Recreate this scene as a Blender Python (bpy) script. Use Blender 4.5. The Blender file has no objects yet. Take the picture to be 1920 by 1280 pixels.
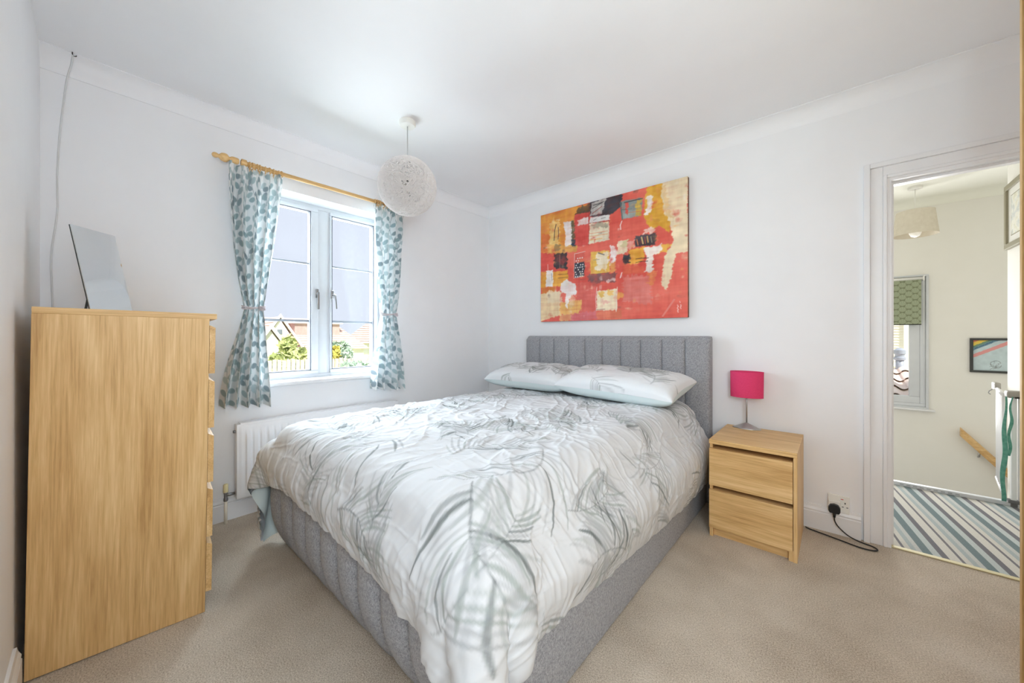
import bpy, bmesh, math, random
import numpy as np
from mathutils import Vector, Matrix

random.seed(7)
scene = bpy.context.scene
COL = scene.collection

# ------------------------------------------------------------------ camera
CAM = (2.8319, -2.8302, 1.1396)
cam_data = bpy.data.cameras.new('camera')
cam_data.sensor_width = 36.0
cam_data.lens = 687.87 / 1920 * 36.0
cam_data.shift_y = -(640 - 629.05) / 1920
cam_data.clip_start = 0.02
cam_data.clip_end = 300
cam = bpy.data.objects.new('camera', cam_data)
cam.location = CAM
cam.rotation_euler = (math.radians(90), 0, 0.7223)
COL.objects.link(cam)
scene.camera = cam

# ------------------------------------------------------------------ light
EXPOSURE = 0.46
SKY = (0.765, 0.838, 0.975)
SKY_STRENGTH = 0.735
SUN_STRENGTH = 5.0
WINDOW_POWER = 600.0
HALL_POWER = 26.0
LANDING_POWER = 7.0
REAR_FILL_POWER = 33.0

world = bpy.data.worlds.new('sky')
scene.world = world
world.use_nodes = True
bg = world.node_tree.nodes['Background']
bg.inputs[0].default_value = (*SKY, 1)
bg.inputs[1].default_value = SKY_STRENGTH

sun = bpy.data.lights.new('sun', 'SUN')
sun.energy = SUN_STRENGTH
sun.angle = math.radians(3)
sun.color = (1.0, 0.95, 0.88)
sun_o = bpy.data.objects.new('sun', sun)
sun_o.rotation_euler = Vector((-0.62, 0.25, -0.74)).to_track_quat('-Z', 'Y').to_euler()
COL.objects.link(sun_o)


def area(name, loc, direction, sx, sy, power, color):
    L = bpy.data.lights.new(name, 'AREA')
    L.shape = 'RECTANGLE'
    L.size, L.size_y = sx, sy
    L.energy = power
    L.color = color
    o = bpy.data.objects.new(name, L)
    o.location = loc
    o.rotation_euler = Vector(direction).to_track_quat('-Z', 'Z').to_euler()
    COL.objects.link(o)
    return o


# daylight entering through the bedroom window and the stair window,
# plus fill light from an invented window behind the camera
area('window_daylight', (-1.2, -1.667, 2.35), (1, 0.0, -0.35), 3.4, 2.4, WINDOW_POWER, (0.77, 0.90, 1.0))
area('hall_daylight', (3.2, 2.74, 1.0), (0, -1, 0.02), 0.6, 1.2, HALL_POWER, (0.97, 0.98, 1.0))
area('rear_fill', (3.36, -3.08, 1.5), (-1.5, 1, 0.05), 0.7, 1.15, REAR_FILL_POWER, (0.80, 0.915, 1.0))

vs = scene.view_settings
vs.view_transform = 'Standard'
vs.look = 'None'
vs.exposure = EXPOSURE
vs.gamma = 1.0
vs.use_curve_mapping = False
scene.cycles.max_bounces = 8
scene.cycles.diffuse_bounces = 7
scene.cycles.glossy_bounces = 4
scene.cycles.transparent_max_bounces = 12
scene.cycles.adaptive_threshold = 0.03
scene.cycles.caustics_reflective = False
scene.cycles.caustics_refractive = False


# ------------------------------------------------------------------ helpers
def lin(c):
    out = []
    for v in c[:3]:
        v = v / 255.0
        out.append(v / 12.92 if v <= 0.04045 else ((v + 0.055) / 1.055) ** 2.4)
    return tuple(out)


def lin_np(a):
    a = a / 255.0
    return np.where(a <= 0.04045, a / 12.92, ((a + 0.055) / 1.055) ** 2.4)


class M:
    """small node-material builder"""

    def __init__(self, name, rough=0.6, metal=0.0, spec=0.5):
        self.m = bpy.data.materials.new(name)
        self.m.use_nodes = True
        self.nt = self.m.node_tree
        self.p = self.nt.nodes['Principled BSDF']
        self.p.inputs['Roughness'].default_value = rough
        self.p.inputs['Metallic'].default_value = metal
        self.p.inputs['Specular IOR Level'].default_value = spec

    def n(self, t, **kw):
        nd = self.nt.nodes.new(t)
        for k, v in kw.items():
            setattr(nd, k, v)
        return nd

    def l(self, a, b):
        self.nt.links.new(a, b)

    def coords(self, scale=(1, 1, 1), rot=(0, 0, 0), kind='Object'):
        tc = self.n('ShaderNodeTexCoord')
        mp = self.n('ShaderNodeMapping')
        mp.inputs['Scale'].default_value = scale
        mp.inputs['Rotation'].default_value = rot
        self.l(tc.outputs[kind], mp.inputs[0])
        return mp.outputs[0]

    def noise(self, vec, scale, detail=4, rough=0.6, dist=0.0):
        t = self.n('ShaderNodeTexNoise')
        t.inputs['Scale'].default_value = scale
        t.inputs['Detail'].default_value = detail
        t.inputs['Roughness'].default_value = rough
        t.inputs['Distortion'].default_value = dist
        self.l(vec, t.inputs['Vector'])
        return t.outputs['Fac']

    def ramp(self, fac, stops):
        r = self.n('ShaderNodeValToRGB')
        el = r.color_ramp.elements
        while len(el) < len(stops):
            el.new(0.5)
        for e, (pos, c) in zip(el, stops):
            e.position = pos
            e.color = (*lin(c), 1)
        self.l(fac, r.inputs[0])
        return r.outputs[0]

    def base(self, x):
        if isinstance(x, tuple):
            self.p.inputs['Base Color'].default_value = (*lin(x), 1)
        else:
            self.l(x, self.p.inputs['Base Color'])
        return self

    def bump(self, h, strength, dist):
        b = self.n('ShaderNodeBump')
        b.inputs['Strength'].default_value = strength
        b.inputs['Distance'].default_value = dist
        self.l(h, b.inputs['Height'])
        self.l(b.outputs[0], self.p.inputs['Normal'])
        return self

    def attr(self, name='print'):
        a = self.n('ShaderNodeVertexColor')
        a.layer_name = name
        return a.outputs['Color']


def plain(name, c, rough=0.6, metal=0.0, spec=0.5, bump=None):
    m = M(name, rough, metal, spec)
    m.base(c)
    if bump:
        m.bump(m.noise(m.coords(), bump[0], 3), bump[1], bump[2])
    return m.m


def painted(name, c1, c2, scale, rough, bs=0.15, bd=0.002, bscale=60):
    m = M(name, rough)
    v = m.coords()
    m.base(m.ramp(m.noise(v, scale, 3), [(0.3, c1), (0.7, c2)]))
    m.bump(m.noise(v, bscale, 4), bs, bd)
    return m.m


def oak(name, axis, tone=1.0):
    m = M(name, 0.42, 0, 0.4)
    sc = {'x': (0.09, 1, 1), 'y': (1, 0.09, 1), 'z': (1, 1, 0.09)}[axis]
    sc2 = {'x': (0.35, 1, 1), 'y': (1, 0.35, 1), 'z': (1, 1, 0.3)}[axis]
    big = m.noise(m.coords(sc), 12, 3, 0.55, 1.2)
    fine = m.noise(m.coords(tuple(s * (0.35 if s < 1 else 1) for s in sc)), 150, 3, 0.7, 0.3)
    cath = m.noise(m.coords(sc2), 3.2, 2, 0.5, 1.8)
    a = m.n('ShaderNodeMix', data_type='FLOAT')
    a.inputs[0].default_value = 0.5
    m.l(big, a.inputs[2]); m.l(fine, a.inputs[3])
    b = m.n('ShaderNodeMix', data_type='FLOAT')
    b.inputs[0].default_value = 0.2
    m.l(a.outputs[0], b.inputs[2]); m.l(cath, b.inputs[3])
    f = tone * 1.08
    m.base(m.ramp(b.outputs[0], [(0.37, (172 * f, 132 * f, 80 * f)), (0.5, (200 * f, 163 * f, 110 * f)), (0.63, (218 * f, 186 * f, 136 * f))]))
    m.bump(fine, 0.08, 0.001)
    return m.m


def fabric(name, dark, mid, light, scale=420):
    m = M(name, 0.95, 0, 0.15)
    v = m.coords((1, 1, 0.75))
    f1 = m.noise(v, scale, 3, 0.75)
    f2 = m.noise(v, scale * 0.35, 2, 0.6)
    a = m.n('ShaderNodeMix', data_type='FLOAT')
    a.inputs[0].default_value = 0.35
    m.l(f1, a.inputs[2]); m.l(f2, a.inputs[3])
    m.base(m.ramp(a.outputs[0], [(0.36, dark), (0.5, mid), (0.64, light)]))
    m.bump(f1, 0.5, 0.003)
    m.p.inputs['Sheen Weight'].default_value = 0.15
    return m.m


def printed(name, rough=0.9, bscale=500, bs=0.1, bd=0.001, spec=0.2):
    m = M(name, rough, 0, spec)
    m.base(m.attr())
    m.bump(m.noise(m.coords(), bscale, 2), bs, bd)
    return m.m


def see_through(mat, amount):
    """thin cloth: part of the light passes through"""
    nt = mat.node_tree
    p = nt.nodes['Principled BSDF']
    out = nt.nodes['Material Output']
    t = nt.nodes.new('ShaderNodeBsdfTranslucent')
    src = p.inputs['Base Color'].links[0].from_socket
    nt.links.new(src, t.inputs[0])
    mx = nt.nodes.new('ShaderNodeMixShader')
    mx.inputs[0].default_value = amount
    nt.links.new(p.outputs[0], mx.inputs[1])
    nt.links.new(t.outputs[0], mx.inputs[2])
    nt.links.new(mx.outputs[0], out.inputs[0])
    return mat


def glass_mat(name, tint=(1, 1, 1), gloss=0.015):
    m = bpy.data.materials.new(name)
    m.use_nodes = True
    nt = m.node_tree
    nt.nodes.remove(nt.nodes['Principled BSDF'])
    out = nt.nodes['Material Output']
    tr = nt.nodes.new('ShaderNodeBsdfTransparent')
    tr.inputs[0].default_value = (*tint, 1)
    gl = nt.nodes.new('ShaderNodeBsdfGlossy')
    gl.inputs['Roughness'].default_value = 0.02
    mx = nt.nodes.new('ShaderNodeMixShader')
    mx.inputs[0].default_value = gloss
    nt.links.new(tr.outputs[0], mx.inputs[1])
    nt.links.new(gl.outputs[0], mx.inputs[2])
    nt.links.new(mx.outputs[0], out.inputs[0])
    return m


# ---- geometry
class G:
    """collects shapes, then becomes ONE mesh object"""

    def __init__(self):
        self.v, self.f = [], []

    def add(self, v, f):
        o = len(self.v)
        self.v += [tuple(map(float, p)) for p in v]
        self.f += [tuple(i + o for i in q) for q in f]
        return self

    def box(self, lo, hi, bevel=0.0, seg=2):
        bm = bmesh.new()
        bmesh.ops.create_cube(bm, size=1)
        for w in bm.verts:
            w.co = Vector([lo[i] + (w.co[i] + 0.5) * (hi[i] - lo[i]) for i in range(3)])
        if bevel > 0:
            bmesh.ops.bevel(bm, geom=bm.edges[:], offset=bevel, segments=seg, affect='EDGES', profile=0.5)
        bm.verts.index_update()
        self.add([w.co[:] for w in bm.verts], [[w.index for w in q.verts] for q in bm.faces])
        bm.free()
        return self

    def tube(self, pts, r, n=8, cap=True, closed=False):
        pts = [Vector(p) for p in pts]
        m = len(pts)
        rr = r if isinstance(r, (list, tuple)) else [r] * m
        V, F = [], []
        up = None
        for i, p in enumerate(pts):
            if closed:
                t = pts[(i + 1) % m] - pts[i - 1]
            else:
                t = pts[min(i + 1, m - 1)] - pts[max(i - 1, 0)]
            t = t.normalized() if t.length > 1e-9 else Vector((0, 0, 1))
            if up is None:
                up = Vector((0, 0, 1)) if abs(t.z) < 0.9 else Vector((1, 0, 0))
            b = t.cross(up)
            if b.length < 1e-6:
                b = t.orthogonal()
            b.normalize()
            up = b.cross(t).normalized()
            for k in range(n):
                a = 2 * math.pi * k / n
                V.append(p + (b * math.cos(a) + up * math.sin(a)) * rr[i])
        segs = m if closed else m - 1
        for i in range(segs):
            j = (i + 1) % m
            for k in range(n):
                k2 = (k + 1) % n
                F.append((i * n + k, i * n + k2, j * n + k2, j * n + k))
        if cap and not closed:
            F.append(tuple(range(n - 1, -1, -1)))
            F.append(tuple((m - 1) * n + k for k in range(n)))
        return self.add(V, F)

    def lathe(self, prof, n=24, origin=(0, 0, 0), axis='z', sy=1.0, cap=True):
        V, F = [], []
        for (r, h) in prof:
            for k in range(n):
                a = 2 * math.pi * k / n
                x, y = r * math.cos(a), r * math.sin(a) * sy
                if axis == 'z':
                    p = (x, y, h)
                elif axis == 'y':
                    p = (x, h, -y)
                else:
                    p = (h, x, y)
                V.append([p[i] + origin[i] for i in range(3)])
        for i in range(len(prof) - 1):
            for k in range(n):
                k2 = (k + 1) % n
                F.append((i * n + k, i * n + k2, (i + 1) * n + k2, (i + 1) * n + k))
        if cap:
            F.append(tuple(range(n - 1, -1, -1)))
            F.append(tuple((len(prof) - 1) * n + k for k in range(n)))
        return self.add(V, F)

    def prism(self, poly, axis, a, b):
        """poly in the two other axes (cyclic order), extruded along axis from a to b"""
        m = len(poly)
        V = []
        for t in (a, b):
            for (p, q) in poly:
                V.append({'x': (t, p, q), 'y': (p, t, q), 'z': (p, q, t)}[axis])
        F = [tuple(range(m - 1, -1, -1)), tuple(range(m, 2 * m))]
        for i in range(m):
            j = (i + 1) % m
            F.append((i, j, m + j, m + i))
        return self.add(V, F)

    def obj(self, name, mat, parent=None, smooth=False, fix=True):
        me = bpy.data.meshes.new(name)
        me.from_pydata(self.v, [], self.f)
        if fix:
            bm = bmesh.new(); bm.from_mesh(me)
            bmesh.ops.recalc_face_normals(bm, faces=bm.faces)
            bm.to_mesh(me); bm.free()
        me.materials.append(mat)
        if smooth:
            me.polygons.foreach_set('use_smooth', [True] * len(me.polygons))
            if smooth == 'auto':
                me.set_sharp_from_angle(angle=math.radians(38))
        o = bpy.data.objects.new(name, me)
        COL.objects.link(o)
        if parent:
            o.parent = parent
        return o


def grid_obj(name, P, mat, parent=None, color=None, wrap=False):
    """P: (a,b,3) numpy grid -> one smooth mesh with an optional colour attribute 'print'"""
    a, b = P.shape[:2]
    me = bpy.data.meshes.new(name)
    idx = np.arange(a * b).reshape(a, b)
    q = np.stack([idx[:-1, :-1], idx[1:, :-1], idx[1:, 1:], idx[:-1, 1:]], -1).reshape(-1, 4)
    me.vertices.add(a * b)
    me.vertices.foreach_set('co', P.reshape(-1).astype(np.float32))
    me.loops.add(q.size)
    me.loops.foreach_set('vertex_index', q.reshape(-1).astype(np.int32))
    me.polygons.add(len(q))
    me.polygons.foreach_set('loop_start', np.arange(0, q.size, 4, dtype=np.int32))
    me.polygons.foreach_set('loop_total', np.full(len(q), 4, dtype=np.int32))
    me.polygons.foreach_set('use_smooth', np.ones(len(q), dtype=bool))
    me.update(calc_edges=True)
    me.validate()
    if color is not None:
        at = me.color_attributes.new('print', 'FLOAT_COLOR', 'POINT')
        c = np.ones((a * b, 4), np.float32)
        c[:, :3] = color.reshape(-1, 3)
        at.data.foreach_set('color', c.reshape(-1))
    me.materials.append(mat)
    o = bpy.data.objects.new(name, me)
    COL.objects.link(o)
    if parent:
        o.parent = parent
    return o


def thing(name, label, cat, loc=(0, 0, 0), rot=(0, 0, 0), group=None):
    o = bpy.data.objects.new(name, None)
    o.empty_display_size = 0.05
    COL.objects.link(o)
    o.location = loc
    o.rotation_euler = rot
    return tag(o, label, cat, group)


def tag(o, label, cat, group=None):
    o['label'] = label
    o['category'] = cat
    if group:
        o['group'] = group
    return o


def struct(o, label=None):
    o['kind'] = 'structure'
    if label:
        o['label'] = label
    return o


def share(o, name, parent, loc=(0, 0, 0), rot=(0, 0, 0)):
    """another object on the same mesh data"""
    c = bpy.data.objects.new(name, o.data)
    COL.objects.link(c)
    c.parent = parent
    c.location = loc
    c.rotation_euler = rot
    return c


# ---- numpy noise
def vnoise(x, y, seed=0):
    rs = np.random.RandomState(seed)
    T = rs.rand(256, 256)
    xi, yi = np.floor(x).astype(int), np.floor(y).astype(int)
    fx, fy = x - xi, y - yi
    fx, fy = fx * fx * (3 - 2 * fx), fy * fy * (3 - 2 * fy)
    g = lambda a, b: T[a % 256, b % 256]
    return ((g(xi, yi) * (1 - fx) + g(xi + 1, yi) * fx) * (1 - fy)
            + (g(xi, yi + 1) * (1 - fx) + g(xi + 1, yi + 1) * fx) * fy) * 2 - 1


def fbm(x, y, seed=0, oct=4):
    s, a = 0, 0.5
    for k in range(oct):
        s = s + a * vnoise(x * 2 ** k, y * 2 ** k, seed + k * 13)
        a *= 0.5
    return s


def stroke(img, pts, w0, w1, color, alpha, step, taper=True):
    """soft tapered stroke; img rows = first coord, cols = second; step = metres per cell"""
    pts = np.array(pts)
    n = 14
    t = np.linspace(0, 1, n)[:, None]
    if len(pts) == 3:
        c = (1 - t) ** 2 * pts[0] + 2 * t * (1 - t) * pts[1] + t ** 2 * pts[2]
    else:
        c = pts[0] * (1 - t) + pts[1] * t
    w = w0 + (w1 - w0) * t[:, 0]
    if taper:
        w = np.maximum(w0, w1) * np.sin(np.pi * np.clip(0.08 + 0.9 * t[:, 0], 0, 1)) ** 0.7
        w = w + min(w0, w1)
    pad = w.max() + 2 * step
    a0, b0 = np.floor((c.min(0) - pad) / step).astype(int)
    a1, b1 = np.ceil((c.max(0) + pad) / step).astype(int)
    a0, b0 = max(a0, 0), max(b0, 0)
    a1, b1 = min(a1, img.shape[0] - 1), min(b1, img.shape[1] - 1)
    if a1 <= a0 or b1 <= b0:
        return
    A, B = np.meshgrid(np.arange(a0, a1 + 1) * step, np.arange(b0, b1 + 1) * step, indexing='ij')
    best = np.full(A.shape, 9.0)
    for i in range(n - 1):
        p, q = c[i], c[i + 1]
        d = q - p
        L = max(d @ d, 1e-12)
        tt = np.clip(((A - p[0]) * d[0] + (B - p[1]) * d[1]) / L, 0, 1)
        dist = np.hypot(A - p[0] - tt * d[0], B - p[1] - tt * d[1]) - (w[i] + (w[i + 1] - w[i]) * tt)
        best = np.minimum(best, dist)
    cov = np.clip(0.5 - best / step, 0, 1)[..., None] * alpha
    sl = img[a0:a1 + 1, b0:b1 + 1]
    img[a0:a1 + 1, b0:b1 + 1] = sl * (1 - cov) + np.array(color, float) * cov


def palm_print(na, nb, step, fronds, rs, base=(206, 207, 209)):
    img = np.ones((na, nb, 3)) * np.array(base, float)
    for (a, b, ang, L, bend) in fronds:
        p0 = np.array([a, b])
        d = np.array([math.cos(ang), math.sin(ang)])
        nrm = np.array([-d[1], d[0]])
        p2 = p0 + d * L + nrm * bend * L
        p1 = p0 + d * L * 0.55 - nrm * bend * L * 0.3
        k = 17
        for i in range(k):
            t = 0.06 + 0.94 * i / (k - 1)
            c = (1 - t) ** 2 * p0 + 2 * t * (1 - t) * p1 + t * t * p2
            tg = 2 * (1 - t) * (p1 - p0) + 2 * t * (p2 - p1)
            tg /= np.linalg.norm(tg)
            nn = np.array([-tg[1], tg[0]])
            for s in (-1, 1):
                if rs.rand() < 0.2:
                    continue
                ln = L * (0.58 - 0.34 * abs(t - 0.4)) * (0.7 + 0.5 * rs.rand())
                fwd = 0.7 + 1.0 * t
                e = c + (nn * s + tg * fwd) / math.hypot(1, fwd) * ln
                mid = c + (nn * s * 0.75 + tg * (fwd * 0.45)) * ln * 0.5
                g = rs.rand()
                col = (166, 168, 170) if g < 0.5 else ((148, 155, 151) if g < 0.84 else (94, 100, 99))
                stroke(img, [c, mid, e], 0.001, 0.0026 + 0.0034 * rs.rand(), col, 0.3 + 0.5 * rs.rand(), step)
        stroke(img, [p0, p1, p2], 0.002, 0.001, (100, 104, 105), rs.uniform(0.25, 0.65), step, taper=False)
    return img

# ------------------------------------------------------------------ materials
WALL = painted('white_wall_paint', (237, 237, 239), (240, 240, 242), 3, 0.9, 0.06, 0.001, 90)
CEIL = painted('white_ceiling_paint', (239, 239, 241), (242, 242, 244), 2, 0.92, 0.05, 0.001, 80)
TRIM = painted('white_gloss_trim', (232, 232, 234), (236, 236, 238), 6, 0.35, 0.03, 0.001, 40)
UPVC = painted('white_upvc', (208, 211, 215), (214, 217, 221), 5, 0.3, 0.02, 0.001, 40)
CREAM = painted('cream_wall_paint', (235, 233, 226), (238, 236, 230), 3, 0.9, 0.06, 0.001, 90)
HALL_CEIL = painted('off_white_ceiling_paint', (240, 240, 230), (243, 243, 234), 3, 0.9, 0.05, 0.001, 80)
OAK_X, OAK_Y, OAK_Z = oak('oak_veneer_x', 'x'), oak('oak_veneer_y', 'y'), oak('oak_veneer_z', 'z')
PINE = oak('pine_turned', 'y', 1.03)
GREY = fabric('grey_heather_fabric', (112, 112, 116), (156, 156, 160), (188, 188, 192))
WHITE_METAL = painted('white_enamel', (236, 236, 238), (240, 240, 242), 8, 0.3, 0.02, 0.001, 60)
STEEL = plain('brushed_steel', (190, 188, 186), 0.32, 0.9)
CHROME = plain('dull_chrome', (150, 150, 152), 0.3, 0.9, bump=(80, 0.05, 0.001))
BLACK = plain('black_plastic', (24, 25, 27), 0.45, bump=(120, 0.05, 0.001))
WHITE_PLASTIC = plain('white_plastic', (236, 235, 230), 0.4, bump=(90, 0.03, 0.001))
GLASS = glass_mat('window_glass')

cm = M('beige_cut_pile_carpet', 0.98, 0, 0.1)
cv = cm.coords()
c1 = cm.noise(cv, 210, 3, 0.75)
c2 = cm.noise(cv, 2.2, 3, 0.6)
ca = cm.n('ShaderNodeMix', data_type='FLOAT'); ca.inputs[0].default_value = 0.3
cm.l(c1, ca.inputs[2]); cm.l(c2, ca.inputs[3])
cm.base(cm.ramp(ca.outputs[0], [(0.38, (168, 153, 136)), (0.5, (208, 195, 178)), (0.62, (234, 223, 209))]))
cm.bump(c1, 0.9, 0.006)
CARPET = cm.m

sm = M('striped_hall_carpet', 0.98, 0, 0.1)
sv = sm.coords((1, 1, 1), (0, 0, math.radians(-8.4)))
sx = sm.n('ShaderNodeSeparateXYZ'); sm.l(sv, sx.inputs[0])
mul = sm.n('ShaderNodeMath', operation='MULTIPLY'); mul.inputs[1].default_value = 1 / 0.21
fr = sm.n('ShaderNodeMath', operation='FRACT')
sm.l(sx.outputs[0], mul.inputs[0]); sm.l(mul.outputs[0], fr.inputs[0])
bands = [(0.0, (132, 148, 152)), (0.17, (206, 214, 214)), (0.31, (134, 133, 139)), (0.44, (228, 225, 218)), (0.63, (140, 138, 143)),
         (0.69, (226, 223, 216)), (0.80, (188, 198, 200)), (0.90, (212, 214, 212))]
r = sm.n('ShaderNodeValToRGB'); r.color_ramp.interpolation = 'CONSTANT'
while len(r.color_ramp.elements) < len(bands):
    r.color_ramp.elements.new(0.5)
for e, (p, c) in zip(r.color_ramp.elements, bands):
    e.position = p; e.color = (*lin(c), 1)
sm.l(fr.outputs[0], r.inputs[0])
nz = sm.noise(sm.coords(), 260, 2, 0.7)
mx = sm.n('ShaderNodeMix', data_type='RGBA', blend_type='MULTIPLY'); mx.inputs[0].default_value = 0.35
sm.l(r.outputs[0], mx.inputs[6]); sm.l(sm.ramp(nz, [(0.3, (170, 170, 170)), (0.7, (255, 255, 255))]), mx.inputs[7])
sm.base(mx.outputs[2]); sm.bump(nz, 0.8, 0.005)
STRIPES = sm.m

# ------------------------------------------------------------------ room shell
YS, XE, ZC = -3.005, 3.9, 2.50
HZC = 2.554
WY0, WY1, WZ0, WZ1 = -2.14, -1.195, 0.82, 2.14          # window opening
DX0, DX1, DZ = 3.03, 3.80, 2.0                           # door opening
GROUND = -2.75

struct(G().box((0, YS, -0.25), (XE, 0.03, 0)).obj('floor', CARPET), 'beige cut pile bedroom carpet')
struct(G().box((-0.3, YS - 0.2, ZC), (XE + 0.2, 0.1, ZC + 0.25)).obj('ceiling', CEIL), 'white bedroom ceiling')
g = G()
for lo, hi in (((-0.3, YS - 0.2, GROUND), (0, 0.1, WZ0)), ((-0.3, YS - 0.2, WZ1), (0, 0.1, ZC)),
               ((-0.3, YS - 0.2, WZ0), (0, WY0, WZ1)), ((-0.3, WY1, WZ0), (0, 0.1, WZ1))):
    g.box(lo, hi)
struct(g.obj('wall_west', WALL), 'white window wall')
g = G()
for lo, hi in (((0, 0, -0.25), (DX0, 0.1, ZC)), ((DX0, 0, DZ), (DX1, 0.1, ZC)), ((DX1, 0, -0.25), (XE, 0.1, ZC))):
    g.box(lo, hi)
struct(g.obj('wall_north', WALL), 'white wall behind the headboard')
g = G()                                                   # south wall with an opening added for the fill light
RX0, RX1, RZ0, RZ1 = 2.98, 3.74, 0.88, 2.1
for lo, hi in (((-0.3, YS - 0.2, -0.25), (XE + 0.2, YS, RZ0)), ((-0.3, YS - 0.2, RZ1), (XE + 0.2, YS, ZC)),
               ((-0.3, YS - 0.2, RZ0), (RX0, YS, RZ1)), ((RX1, YS - 0.2, RZ0), (XE + 0.2, YS, RZ1))):
    g.box(lo, hi)
struct(g.obj('wall_south', WALL), 'white wall behind the chest of drawers')
struct(G().box((XE, YS, -0.25), (XE + 0.2, 0.1, ZC)).obj('wall_east', WALL), 'white wall behind the wardrobe')

# hollow coving along the window wall and the headboard wall
CP, CD0 = 0.082, 2.411


def coving(name, along, a0, a1, label, lip=0.005):
    """quarter hollow between wall and ceiling; along 'y' sits on the wall x=0, along 'x' on the wall y=0"""
    prof = [(0, CD0), (lip, CD0)]
    for i in range(13):
        a = math.pi / 2 * i / 12
        prof.append((lip + (CP - 0.003 - lip) * (1 - math.cos(a)), CD0 + 0.004 + (ZC - CD0 - 0.008) * math.sin(a)))
    prof += [(CP, ZC - 0.004), (CP, ZC), (0, ZC)]
    k = len(prof)
    V = [((d, t, z) if along == 'y' else (t, -d, z)) for t in (a0, a1) for (d, z) in prof]
    F = [(i, (i + 1) % k, k + (i + 1) % k, k + i) for i in range(k)] + [tuple(range(k)), tuple(range(2 * k - 1, k - 1, -1))]
    return struct(G().add(V, F).obj(name, CEIL, smooth='auto'), label)


coving('trim_1', 'y', YS, 0, 'white hollow coving above the window wall')
coving('trim_6', 'x', 0, XE, 'white hollow coving above the headboard wall', 0.0008)


def skirting(name, a, b, normal, mat=TRIM, h=0.14, t=0.018):
    """moulded skirting board from a to b (xy), sticking out along normal"""
    prof = [(0, 0), (t, 0), (t, h * 0.7), (t * 0.75, h * 0.74), (t * 0.95, h * 0.8), (t * 0.6, h * 0.9), (t * 0.45, h), (0, h)]
    V = []
    for p in (a, b):
        for (d, z) in prof:
            V.append((p[0] + normal[0] * d, p[1] + normal[1] * d, z))
    k = len(prof)
    F = [(i, (i + 1) % k, k + (i + 1) % k, k + i) for i in range(k)] + [tuple(range(k)), tuple(range(2 * k - 1, k - 1, -1))]
    return struct(G().add(V, F).obj(name, mat))


skirting('baseboard_west', (0, YS), (0, 0), (1, 0))
skirting('baseboard_north', (0.018, 0), (2.94, 0), (0, -1))
skirting('baseboard_south', (0.862, YS), (XE, YS), (0, 1))
skirting('baseboard_east', (XE, YS + 0.018), (XE, -0.0), (-1, 0))

# door lining + architrave
d1 = thing('door_1', 'white painted door frame between bedroom and striped landing', 'door frame', (DX0, 0, 0))
del d1['category']
struct(d1)
g = G()
g.box((0.0, -0.008, 0), (0.028, 0.108, DZ)).box((DX1 - DX0 - 0.028, -0.008, 0), (DX1 - DX0, 0.108, DZ)).box((0.028, -0.008, DZ - 0.028), (DX1 - DX0 - 0.028, 0.108, DZ))
g.box((0.028, 0.035, 0), (0.04, 0.075, DZ - 0.028)).box((0.04, 0.035, DZ - 0.04), (DX1 - DX0 - 0.028, 0.075, DZ - 0.028))
g.obj('door_lining', TRIM, d1)


def arch_leg(sgn, yface):
    """moulded architrave profile as stacked strips: (offset from opening, width, depth)"""
    return [(0.0, 0.016, 0.016), (0.016, 0.05, 0.012), (0.066, 0.026, 0.024)]


for nm, dirn in (('architrave', -1), ('architrave', 1)):
    y0 = 0 if dirn < 0 else 0.1
    for side in ('l', 'r', 't'):
        g = G()
        for (o, w, d) in arch_leg(1, 0):
            ya, yb = (y0 - d, y0) if dirn < 0 else (y0, y0 + d)
            W = DX1 - DX0
            if side == 'l':
                g.box((-o - w + 0.012, ya, 0), (-o + 0.012, yb, DZ + o + w - 0.012), 0.003)
            elif side == 'r':
                g.box((W + o - 0.012, ya, 0), (W + o + w - 0.012, yb, DZ + o + w - 0.012), 0.003)
            else:
                g.box((-o + 0.012, ya, DZ + o - 0.012), (W + o - 0.012, yb, DZ + o + w - 0.012), 0.003)
        g.obj('architrave', TRIM, d1)
G().box((0.027, 0.012, 0.97), (0.0295, 0.034, 1.03), 0.0008).obj('strike_plate', STEEL, d1)
BRASS = plain('pale_brass', (206, 196, 156), 0.6, 0.2)
struct(G().box((DX0 + 0.028, 0.0, 0), (DX1 - 0.028, 0.03, 0.006), 0.002).obj('trim_2', BRASS), 'thin brass threshold strip in the doorway')

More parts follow.
